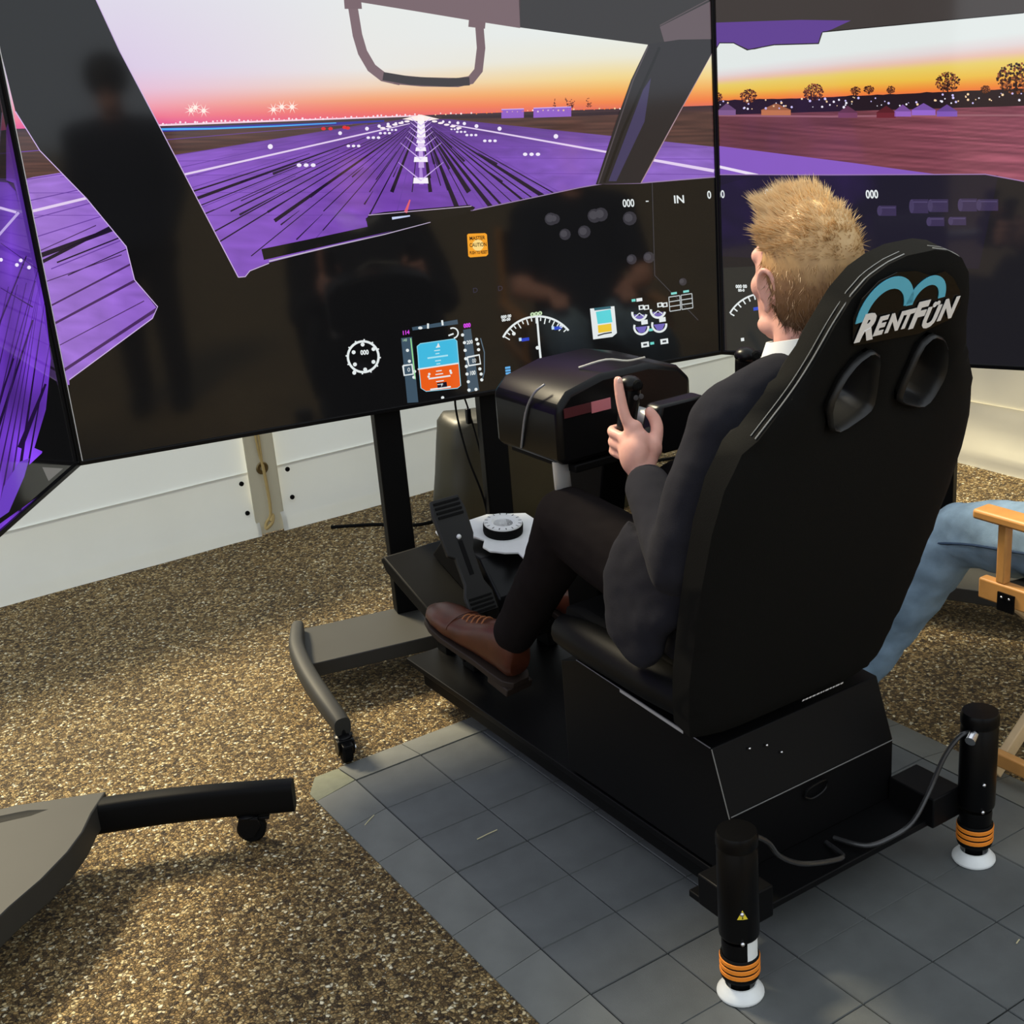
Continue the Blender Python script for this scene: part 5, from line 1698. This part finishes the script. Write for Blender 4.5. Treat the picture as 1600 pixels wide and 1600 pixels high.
# shoes
def shoe(A, pitch, yaw):
    Ms = Matrix.Translation(A) @ Matrix.Rotation(yaw, 4, 'Z') @ Matrix.Rotation(pitch, 4, 'X') @ Matrix.Scale(1.16, 4)
    S = MB()
    rows = [(-0.062, 0.026, -0.052, 0.010), (-0.05, 0.033, -0.062, 0.035), (-0.01, 0.036, -0.062, 0.045), (0.04, 0.037, -0.064, 0.020), (0.09, 0.042, -0.066, -0.006), (0.14, 0.046, -0.068, -0.020), (0.18, 0.043, -0.068, -0.028), (0.21, 0.033, -0.068, -0.036), (0.228, 0.016, -0.066, -0.046)]
    rg = []
    n = 20
    for y, rx, z0, z1 in rows:
        zc, rz = (z0 + z1) / 2, (z1 - z0) / 2
        rg.append([Ms @ V(rx * math.copysign(abs(math.cos(a)) ** 0.8, math.cos(a)), y, zc + rz * math.copysign(abs(math.sin(a)) ** 0.75, math.sin(a))) for a in [2 * math.pi * j / n for j in range(n)]])
    S.rings(rg)
    o = obj('shoe', S, LEATHER, man, smooth=60)
    m = MB()
    out = [(-rx * 1.06, y) for y, rx, _, _ in rows] + [(rx * 1.06, y) for y, rx, _, _ in reversed(rows)]
    out = [(-0.02, -0.07)] + out[:9] + [(0.0, 0.236)] + out[9:] + [(0.02, -0.07)]
    m.prism(out, Ms @ V(0, 0, -0.062), Ms.to_3x3() @ V(1, 0, 0), Ms.to_3x3() @ V(0, 1, 0), Ms.to_3x3() @ V(0, 0, -0.014))
    obj('sole', m, SOLE, o, bevel=0.002)
    m = MB()
    m.prism([(-0.034, -0.068), (0.034, -0.068), (0.034, -0.005), (-0.034, -0.005)], Ms @ V(0, 0, -0.075), Ms.to_3x3() @ V(1, 0, 0), Ms.to_3x3() @ V(0, 1, 0), Ms.to_3x3() @ V(0, 0, -0.018))
    obj('heel', m, SOLE, o, bevel=0.003)
    for k in range(5):
        y = 0.045 + k * 0.016
        z = 0.019 - k * 0.0075
        m = MB()
        m.tube([Ms @ V(-0.020, y, z - 0.012), Ms @ V(-0.008, y + 0.004, z + 0.001), Ms @ V(0.008, y + 0.004, z + 0.001), Ms @ V(0.020, y, z - 0.012)], 0.0022, 6, sm=3)
        obj('lace', m, mat('lace_tan', (150, 92, 52), 0.7), o)
    pts = [Ms @ V(0.044 * math.cos(a), 0.125 + 0.012 * math.sin(a) * 0, -0.035 + 0.022 * math.sin(a)) for a in [math.pi * k / 8 for k in range(9)]]
    m = MB()
    m.tube(pts, 0.0018, 6, sm=2)
    obj('toe_seam', m, LEATHER, o)
shoe(V(0.368, -0.105, 0.285), math.radians(14), math.radians(7))
shoe(V(0.663, -0.08, 0.27), math.radians(10), math.radians(-5))

# ------------------------------------------------------------------ seated onlooker in jeans, at the right edge
pj = root('person', 'person in light blue jeans seated in the wooden folding chair', 'person', (1.36, -1.2, 0.45))
hip1, kn1, an1 = V(1.285, -1.18, 0.545), V(1.235, -0.70, 0.475), V(1.10, -0.52, 0.09)
hip2, kn2, an2 = V(1.47, -1.18, 0.545), V(1.58, -0.78, 0.50), V(1.70, -0.90, 0.09)
Tj = MB()
Tj.ball((1.375, -1.2, 0.56), 0.20, 0.14, 0.12)
for a, b, c in ((hip1, kn1, an1), (hip2, kn2, an2)):
    limb(Tj, [a, a.lerp(b, 0.5), b], [0.105, 0.090, 0.072])
    limb(Tj, [b, b.lerp(c, 0.4), c], [0.071, 0.066, 0.056])
tj = obj('jeans', Tj, DENIM, pj)
remesh(tj, 0.009, 6, 0.5, folds(8.0, 0.006, 20.0))
m = MB()
m.tube([hip1 + V(-0.100, 0.0, 0.0), hip1.lerp(kn1, 0.5) + V(-0.092, 0, 0.0), hip1.lerp(kn1, 0.8) + V(-0.082, 0, 0.004), kn1 + V(-0.07, 0.0, -0.005)], 0.003, 6)
obj('side_seam', m, DENIMSEAM, pj)
Bj = MB()
Bj.tube([(1.375, -1.22, 0.56), (1.375, -1.26, 0.75), (1.375, -1.28, 0.92), (1.375, -1.28, 1.02)], [0.16, 0.165, 0.18, 0.10], 18, ry=[0.11, 0.11, 0.11, 0.07], up=(0, 1, 0))
Bj.tube([(1.375, -1.28, 0.98), (1.375, -1.275, 1.09), (1.375, -1.26, 1.14)], 0.055, 14)
rows = [(-0.12, 0.055, 0.02, 0.02), (-0.10, 0.04, 0.046, 0.055), (-0.05, 0.01, 0.063, 0.085), (0.01, 0.0, 0.072, 0.098), (0.06, -0.003, 0.070, 0.09), (0.10, -0.008, 0.045, 0.06), (0.117, -0.01, 0.01, 0.012)]
Bj.rings([[V(1.375 + rx * math.cos(2 * math.pi * j / 22), -1.25 + yc + ry_ * math.sin(2 * math.pi * j / 22), 1.22 + z) for j in range(22)] for z, yc, rx, ry_ in rows])
Bj.ball((1.375, -1.145, 1.19), 0.014, 0.018, 0.02)
for s in (-1, 1):
    Bj.ball((1.375 + s * 0.074, -1.255, 1.205), 0.008, 0.018, 0.03)
    sh = V(1.375 + s * 0.19, -1.275, 0.96); el = V(1.375 + s * 0.25, -1.16, 0.70); wr_ = V(1.375 + s * 0.15, -1.06, 0.68)
    limb(Bj, [V(1.375, -1.28, 0.97), sh], [0.08, 0.062])
    limb(Bj, [sh, el], [0.055, 0.045]); limb(Bj, [el, wr_], [0.043, 0.028])
    for k in range(4):
        a = wr_ + V(s * (0.012 - 0.017 * k) * 1.0, 0.07, -0.005)
        finger(Bj, [wr_ + V(s * (0.01 - 0.012 * k), 0.02, 0), a, a + V(0, 0.03, -0.012), a + V(0, 0.045, -0.028)], 0.009)
    finger(Bj, [wr_ + V(-s * 0.02, 0.01, 0), wr_ + V(-s * 0.045, 0.035, -0.004), wr_ + V(-s * 0.05, 0.06, -0.01)], 0.010)
    a_ = an1 if s < 0 else an2
    limb(Bj, [a_ + V(0, 0, 0.03), a_ + V(0, 0.05, -0.04)], [0.04, 0.035])
bj = obj('body', Bj, SKIN, pj)
remesh(bj, 0.006, 5)
m = MB()
m.tube([(1.375, -1.20, 0.50), (1.375, -1.21, 0.60), (1.375, -1.255, 0.75), (1.375, -1.28, 0.92), (1.375, -1.285, 1.03)], [0.20, 0.195, 0.185, 0.20, 0.11], 20, ry=[0.155, 0.15, 0.13, 0.125, 0.08], up=(0, 1, 0))
for s in (-1, 1):
    sh = V(1.375 + s * 0.19, -1.275, 0.96); el = V(1.375 + s * 0.25, -1.16, 0.70)
    limb(m, [V(1.375 + s * 0.06, -1.28, 0.985), sh], [0.08, 0.075])
    limb(m, [sh, sh.lerp(el, 0.75)], [0.07, 0.06])
tee = obj('shirt', m, mat('navy_cotton', (34, 38, 52), 0.85, 0.15), pj)
remesh(tee, 0.01, 6)
cp = MB()
cp.rings([[V(1.375 + r * math.cos(2 * math.pi * j / 24), -1.262 + r * 1.3 * math.sin(2 * math.pi * j / 24), z) for j in range(24)] for z, r in ((1.235, 0.078), (1.27, 0.079), (1.31, 0.068), (1.336, 0.036), (1.343, 0.004))])
obj('hair', cp, HAIRSIDE, pj)
for a_ in (an1, an2):
    m = MB()
    rows = [(-0.07, 0.03, 0.05), (-0.03, 0.04, 0.075), (0.05, 0.043, 0.07), (0.12, 0.048, 0.05), (0.17, 0.042, 0.04), (0.195, 0.02, 0.03)]
    m.rings([[V(a_.x + rx * math.cos(a), a_.y + 0.03 + y, GZ + 0.012 + h * 0.5 + h * 0.5 * math.sin(a)) for a in [2 * math.pi * j / 16 for j in range(16)]] for y, rx, h in rows])
    sh_ = obj('shoe', m, mat('grey_sneaker', (120, 120, 122), 0.6), pj)
    m = MB()
    m.prism([(-0.035, -0.072), (0.035, -0.072), (0.046, 0.03), (0.05, 0.12), (0.03, 0.195), (-0.03, 0.195), (-0.05, 0.12), (-0.046, 0.03)], (a_.x, a_.y + 0.03, GZ + 0.001), (1, 0, 0), (0, 1, 0), (0, 0, 0.018))
    obj('sole', m, WHITEPL, sh_)

# ------------------------------------------------------------------ folding director chair
dc = root('folding_chair', 'wooden folding director chair at the right picture edge', 'chair', (1.36, -1.12, GZ))
def bar(a, b, w, h, up=(0, 0, 1)):
    a, b = V(a), V(b)
    t = (b - a).normalized()
    s_ = t.cross(V(up)).normalized()
    u_ = s_.cross(t)
    m = MB()
    vs = [p + s_ * sx * w / 2 + u_ * sy * h / 2 for p in (a, b) for sx in (-1, 1) for sy in (-1, 1)]
    m.add(vs, [(0, 1, 3, 2), (4, 6, 7, 5), (0, 4, 5, 1), (2, 3, 7, 6), (0, 2, 6, 4), (1, 5, 7, 3)])
    return m
for X, s in ((1.085, 1), (1.665, -1)):
    obj('armrest', bar((X, -0.872, 0.612), (X, -1.40, 0.612), 0.052, 0.022), WOOD, dc, bevel=0.006)
    obj('arm_post', bar((X, -0.935, 0.602), (X, -0.935, 0.47), 0.022, 0.022, (0, 1, 0)), WOOD, dc, bevel=0.004)
    obj('back_post', bar((X, -1.36, 0.47), (X, -1.41, 0.92), 0.022, 0.03, (0, 1, 0)), WOOD, dc, bevel=0.004)
    sr = obj('seat_rail', bar((X, -0.885, 0.448), (X, -1.39, 0.448), 0.026, 0.046), WOOD, dc, bevel=0.004)
    m = MB()
    m.box(X - 0.0165, X - 0.0125, -0.975, -0.935, 0.415, 0.455)
    hg = obj('hinge', m, BLACKPLATE, sr)
    for yy in (-0.946, -0.964):
        m = MB()
        m.ball((X - 0.017, yy, 0.446), 0.003, n=8, m=6)
        obj('hinge_screw', m, CHROME, hg)
    obj('foot_rail', bar((X + s * 0.02, -0.90, 0.05), (X + s * 0.02, -1.38, 0.05), 0.022, 0.034), WOOD, dc, bevel=0.004)
for y in (-0.915, -1.36):
    obj('leg', bar((1.115, y, 0.0), (1.64, y, 0.43), 0.020, 0.036), WOODPALE, dc, bevel=0.003)
    obj('leg', bar((1.635, y - 0.022, 0.0), (1.11, y - 0.022, 0.43), 0.020, 0.036), WOODPALE, dc, bevel=0.003)
m = MB()
rg = []
for i in range(9):
    x = 1.098 + (1.652 - 1.098) * i / 8
    z = 0.452 - 0.03 * math.sin(math.pi * i / 8)
    rg.append([V(x, -0.90, z), V(x, -1.37, z), V(x, -1.37, z - 0.004), V(x, -0.90, z - 0.004)])
m.rings(rg)
obj('seat_canvas', m, CANVAS, dc)
m = MB()
m.box(1.08, 1.67, -1.425, -1.42, 0.72, 0.90)
obj('back_canvas', m, CANVAS, dc)

# ------------------------------------------------------------------ dark bag behind the stand, cables, litter
bag = root('equipment_bag', 'dark olive equipment bag on the ground behind the middle stand', 'bag', (1.25, 1.25, GZ))
m = MB()
rg = []
for k, (z, grow) in enumerate(((0.0, 1.0), (0.03, 1.04), (0.12, 1.04), (0.22, 1.02), (0.32, 0.99), (0.39, 0.96), (0.42, 0.88), (0.425, 0.3))):
    row = []
    for j in range(40):
        a = 2 * math.pi * j / 40
        ex_, ey_ = 0.40, 0.13
        x = ex_ * math.copysign(abs(math.cos(a)) ** 0.45, math.cos(a)) * grow
        y = ey_ * math.copysign(abs(math.sin(a)) ** 0.6, math.sin(a)) * grow
        w = 1 + 0.07 * noise.noise(V(x * 6, z * 7, y * 5))
        zz = GZ + z * (1 + 0.10 * noise.noise(V(x * 4, 3, y * 4)) - 0.12 * max(0, x))
        row.append(V(1.40 + x * w, 1.24 + y * w - 0.10 * x, zz + 0.002))
    rg.append(row)
m.rings(rg)
obj('bag_body', m, OLIVE, bag, smooth=60)
m = MB()
m.tube([(1.15, 1.12, 0.34), (1.20, 1.10, 0.40), (1.40, 1.10, 0.42), (1.58, 1.09, 0.38), (1.62, 1.09, 0.30)], 0.012, 8, ry=0.004)
obj('handle', m, CANVAS, bag)
m = MB()
m.tube([(0.72, 0.60, 0.74), (0.70, 0.60, 0.66), (0.705, 0.57, 0.52), (0.735, 0.55, 0.38), (0.745, 0.54, 0.24), (0.75, 0.53, 0.105)], 0.003, 6, sm=6)
tag(obj('power_cable', m, RUBBER), 'thin black cable hanging beside the right pole of the middle stand', 'cable')
m = MB()
m.tube([(0.735, 0.62, 0.74), (0.725, 0.60, 0.70), (0.735, 0.58, 0.62), (0.75, 0.55, 0.45), (0.76, 0.52, 0.25), (0.74, 0.47, 0.105)], 0.0025, 6, sm=6)
cb = obj('video_cable', m, RUBBER)
tag(cb, 'thin cable with plug hanging in front of the right pole', 'cable')
m = MB()
m.box(0.722, 0.736, 0.575, 0.59, 0.60, 0.645)
pg = obj('plug', m, BLACKGLOSS, cb, bevel=0.003)
m = MB()
m.tube([(0.74, 1.70, GZ + 0.006), (0.80, 1.66, GZ + 0.006), (0.88, 1.60, GZ + 0.006), (1.0, 1.48, GZ + 0.006), (1.2, 1.50, GZ + 0.006), (1.6, 1.56, GZ + 0.006), (2.2, 1.4, GZ + 0.006)], 0.006, 6, sm=8)
tag(obj('ground_cable', m, RUBBER), 'black cable lying on the ground along the tent wall', 'cable')

def litter(p, d, ln, r, label):
    p, d = V(p), V(d).normalized()
    m = MB()
    m.tube([p - d * ln / 2, p + V(0, 0, 0.0006), p + d * ln / 2], r, 5, sm=2)
    tag(obj('straw', m, STRAW), label, 'straw', 'straw litter on the floor mat')
litter((0.118, -0.395, 0.0025), (0.42, 0.02, 0), 0.052, 0.0012, 'longest dry straw lying near the left edge of the mat')
litter((-0.05, -0.165, -0.006), (0.55, 0.25, 0.1), 0.035, 0.001, 'dry straw lying across the sloped mat edge')
litter((0.80, -1.345, 0.002), (0.3, 0.9, 0), 0.014, 0.0012, 'pale straw bit lying upright-pointing near the bottom right tiles')
litter((0.68, -1.30, 0.002), (0.9, 0.25, 0), 0.013, 0.0012, 'pale straw bit beside a tile joint at bottom right')
litter((0.80, -1.25, 0.002), (1, -0.1, 0), 0.012, 0.0013, 'short pale straw bit below the right white foot cup')

# ------------------------------------------------------------------ onlooker beside the camera, mirrored in the middle screen
ph = root('person', 'standing onlooker seen only as a dark head mirrored in the middle screen', 'person', (-0.55, -2.95, GZ))
PX, PY = -0.55, -2.95
m = MB()
m.tube([(PX, PY, 0.86), (PX, PY, 1.05), (PX, PY - 0.01, 1.22), (PX, PY - 0.01, 1.36), (PX, PY - 0.01, 1.43)], [0.165, 0.155, 0.19, 0.19, 0.08], 20, ry=[0.115, 0.11, 0.125, 0.11, 0.07], up=(0, 1, 0))
m.tube([(PX, PY, 1.38), (PX, PY + 0.005, 1.46), (PX, PY + 0.015, 1.52)], 0.058, 14)
rows = [(-0.12, 0.055, 0.02, 0.02), (-0.10, 0.04, 0.046, 0.055), (-0.05, 0.01, 0.063, 0.085), (0.01, 0.0, 0.074, 0.098), (0.06, -0.003, 0.070, 0.09), (0.10, -0.008, 0.045, 0.06), (0.117, -0.01, 0.01, 0.012)]
m.rings([[V(PX + rx * math.cos(2 * math.pi * j / 22), PY + 0.02 + yc + ry_ * math.sin(2 * math.pi * j / 22), 1.605 + z) for j in range(22)] for z, yc, rx, ry_ in rows])
m.ball((PX, PY + 0.122, 1.58), 0.013, 0.017, 0.02)
for s in (-1, 1):
    m.ball((PX + s * 0.075, PY + 0.015, 1.595), 0.008, 0.018, 0.03)
    sh = V(PX + s * 0.20, PY - 0.01, 1.37); el = V(PX + s * 0.25, PY + 0.0, 1.10); wr_ = V(PX + s * 0.17, PY + 0.03, 0.87)
    limb(m, [V(PX, PY, 1.38), sh], [0.07, 0.062]); limb(m, [sh, el], [0.055, 0.044]); limb(m, [el, wr_], [0.043, 0.028])
    for k in range(4):
        a = wr_ + V(-s * 0.02, 0.012 - 0.018 * k, -0.06)
        finger(m, [wr_ + V(0, 0.01 - 0.012 * k, -0.01), a, a + V(-s * 0.01, 0, -0.028), a + V(-s * 0.014, 0, -0.046)], 0.009)
    finger(m, [wr_ + V(0, 0.02, -0.01), wr_ + V(-s * 0.01, 0.045, -0.03), wr_ + V(-s * 0.02, 0.05, -0.055)], 0.010)
    limb(m, [V(PX + s * 0.09, PY, 0.86), V(PX + s * 0.10, PY + 0.01, 0.48), V(PX + s * 0.10, PY - 0.01, 0.08)], [0.085, 0.058, 0.04])
    limb(m, [V(PX + s * 0.10, PY - 0.01, 0.05), V(PX + s * 0.105, PY + 0.13, 0.025)], [0.04, 0.035])
pb = obj('body', m, SKIN, ph)
remesh(pb, 0.007, 5)
m = MB()
m.tube([(PX, PY, 0.84), (PX, PY, 1.05), (PX, PY - 0.01, 1.22), (PX, PY - 0.01, 1.37), (PX, PY - 0.01, 1.45)], [0.195, 0.185, 0.215, 0.21, 0.09], 20, ry=[0.14, 0.13, 0.145, 0.125, 0.08], up=(0, 1, 0))
for s in (-1, 1):
    sh = V(PX + s * 0.20, PY - 0.01, 1.37); el = V(PX + s * 0.25, PY, 1.10); wr_ = V(PX + s * 0.17, PY + 0.03, 0.87)
    limb(m, [V(PX + s * 0.05, PY, 1.39), sh], [0.08, 0.078]); limb(m, [sh, el], [0.07, 0.058]); limb(m, [el, el.lerp(wr_, 0.92)], [0.057, 0.043])
hd = obj('hoodie', m, mat('navy_cotton', (34, 38, 52)), ph)
remesh(hd, 0.01, 6)
m = MB()
m.ball((PX, PY, 0.86), 0.19, 0.135, 0.13)
for s in (-1, 1):
    m.ball((PX + s * 0.155, PY + 0.02, 0.80), 0.06, 0.075, 0.09)
for s in (-1, 1):
    limb(m, [V(PX + s * 0.09, PY, 0.84), V(PX + s * 0.10, PY + 0.01, 0.48), V(PX + s * 0.10, PY - 0.01, 0.09)], [0.105, 0.078, 0.065])
tr2 = obj('trousers', m, TROUSER, ph)
remesh(tr2, 0.01, 6)
m = MB()
m.rings([[V(PX + r * math.cos(2 * math.pi * j / 24), PY + 0.008 + r * 1.28 * math.sin(2 * math.pi * j / 24), z) for j in range(24)] for z, r in ((1.57, 0.088), (1.61, 0.104), (1.66, 0.110), (1.71, 0.098), (1.75, 0.06), (1.765, 0.004))])
obj('hair', m, mat('dark_hair', (34, 27, 22), 0.6, 0.3), ph)
for s in (-1, 1):
    m = MB()
    rows = [(-0.085, 0.035, 0.09), (-0.03, 0.052, 0.13), (0.05, 0.054, 0.125), (0.12, 0.056, 0.10), (0.19, 0.05, 0.075), (0.23, 0.025, 0.04)]
    m.rings([[V(PX + s * 0.103 + rx * math.cos(a), PY + y, GZ + 0.004 + h * 0.5 + h * 0.5 * math.sin(a)) for a in [2 * math.pi * j / 16 for j in range(16)]] for y, rx, h in rows])
    obj('shoe', m, BLACK, ph)
